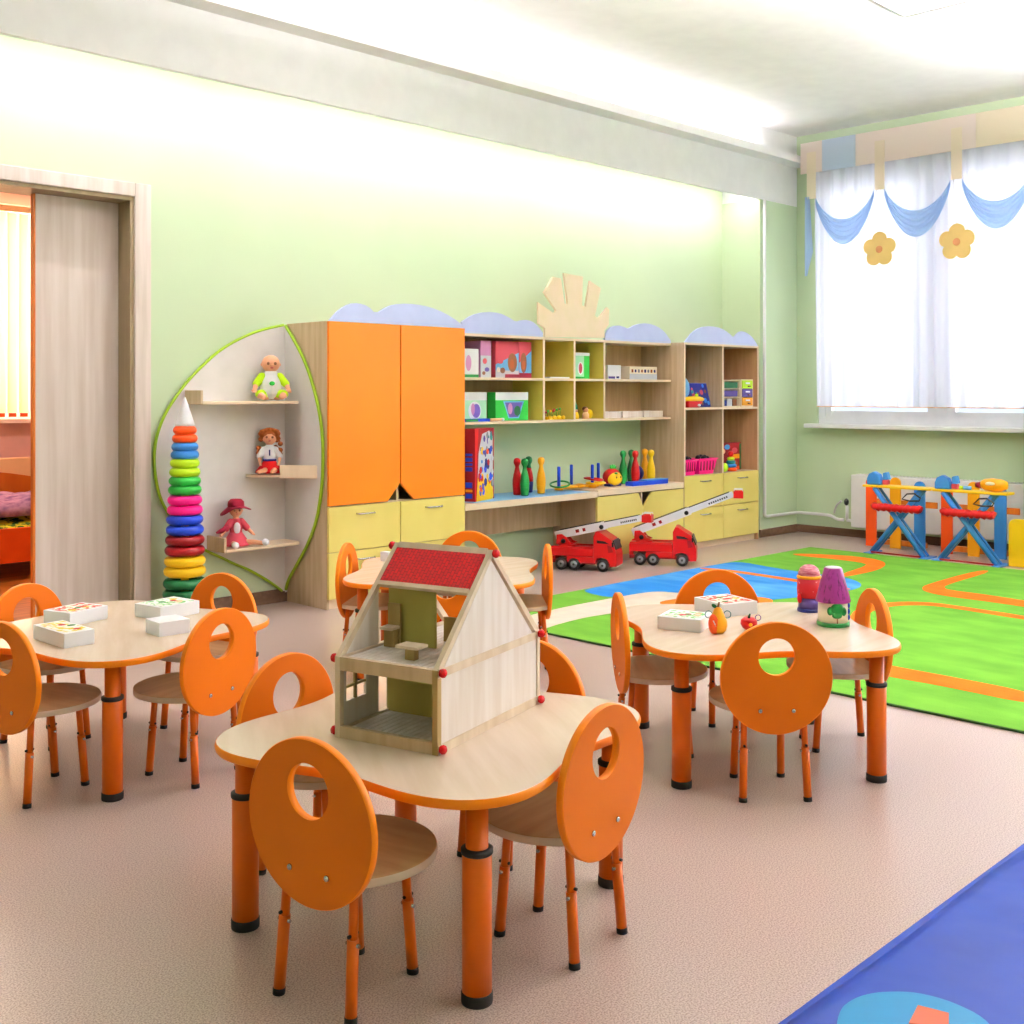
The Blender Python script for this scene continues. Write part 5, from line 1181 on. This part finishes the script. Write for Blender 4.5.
for y in (-.7, -.06): MB().bb(-.035, .05, y - .02, y + .02, 0, .0199, 'toy_leaf_green', .003).build('foot', t)
# toy on the rug at the picture edge
t = thing('pull_toy', 'yellow wheeled pull toy with a dark red wheel on the rug', 'toy', (5.02, 1.75, .0115), R_(-45))
MB().ball((.0, 0, .10), (.07, .05, .055), 'toy_amber', 20).build('body', t); MB().ball((-.05, 0, .145), (.035, .032, .035), 'toy_amber', 16).build('head', t); MB().ball((-.09, 0, .137), (.022, .012, .008), 'toy_yellow', 12).build('beak', t)
for x in (-.035, .035):
    for s in (-1, 1): MB().lathe([(.0001, -.008), (.026, -.008), (.028, 0), (.026, .008), (.0001, .008)], (x, s * .052, .028), 18, 'toy_dark_red', axis='Y').build('wheel', t)
MB().bb(-.05, .05, -.04, .04, .03, .05, 'toy_dark_red', .004).build('base', t)

# ------------------------------------------------------------------ bedroom seen through the door
t = thing('bed', 'orange child bed with a brown arched board in the bedroom', 'bed', (2.0, 7.30, 0))
MB().bb(0, 1.55, 0, .025, .115, .335, 'bed_orange', .004).build('side_board', t)
P = [(0, .1), (1.55, .1), (1.55, .52)] + [(1.55 - 1.55 * k / 20, .52 + .14 * math.sin(PI * k / 20)) for k in range(1, 20)] + [(0, .52)]
MB().prism(P, .72, .745, 'Y', 'bed_brown').build('back_board', t, bevel=.003)
for x in (.02, 1.53):
    for y in (.04, .70): MB().bb(x - .02, x + .02, y - .02, y + .02, 0, .11, 'bed_brown').build('leg', t)
MB().bb(.01, 1.54, .026, .719, .15, .30, 'cloth_pale', .02).build('mattress', t)
def lumpy(name, label, cat, x0, x1, y0, y1, z0, h, m):
    b = MB(); i = b.mi(m); n = 40; k_ = 18; V = []
    for a in range(n + 1):
        row = []
        for c in range(k_ + 1):
            u, v = a / n, c / k_; e_ = min(1, min(u, 1 - u, v, 1 - v) * 7) ** .5
            row.append(b.bm.verts.new((x0 + (x1 - x0) * u, y0 + (y1 - y0) * v, z0 + e_ * (h + .012 * math.sin(u * 19 + v * 5) + .010 * math.sin(v * 21 - u * 8)))))
        V.append(row)
    for a in range(n):
        for c in range(k_):
            f = b.bm.faces.new([V[a][c], V[a + 1][c], V[a + 1][c + 1], V[a][c + 1]]); f.material_index = i; f.smooth = True
    B0 = [V[a][0] for a in range(n + 1)] + [V[n][c] for c in range(1, k_ + 1)] + [V[a][k_] for a in range(n - 1, -1, -1)] + [V[0][c] for c in range(k_ - 1, 0, -1)]
    b.bm.faces.new(B0[::-1]).material_index = i
    return tag(b.build(name), label, cat)
lumpy('blanket', 'green and yellow printed blanket spread on the orange bed', 'blanket', 2.03, 3.53, 7.335, 8.0, 7.3 * 0 + .302, .065, 'blanket_print')
lumpy('pillow', 'crumpled purple pillow on the orange bed', 'pillow', 2.35, 3.30, 7.42, 7.95, .395, .12, 'pillow_purple')
t = thing('vertical_blind', 'cream and orange vertical blind in the bedroom window', 'blind', (0, 8.33, 0))
b = MB(); n = 34
for k in range(n):
    x = 1.02 + k * .081; b.box((x, 0, 1.775), (.088, .0015, 1.45), 'blind_cream', rz=.35)
b.build('slats', t); MB().bb(1.0, 3.78, -.02, .02, 2.505, 2.55, 'toy_peach', .003).build('head_rail', t)
b = MB()
for k in range(n): b.box((1.02 + k * .081, 0, 1.035), (.06, .012, .028), 'toy_hot_orange', rz=.35)
b.build('weights', t)
t = thing('bed', 'second bed with a peach headboard further back in the bedroom', 'bed', (2.75, 8.16, 0))
MB().bb(0, .9, .0, .022, .1, .735, 'toy_peach', .01).build('headboard', t)
for x in (.03, .87): MB().bb(x - .02, x + .02, .0, .022, 0, .0995, 'toy_peach').build('leg', t)
MB().bb(.02, .88, .0225, .16, .12, .40, 'cloth_pale', .02).build('mattress', t)
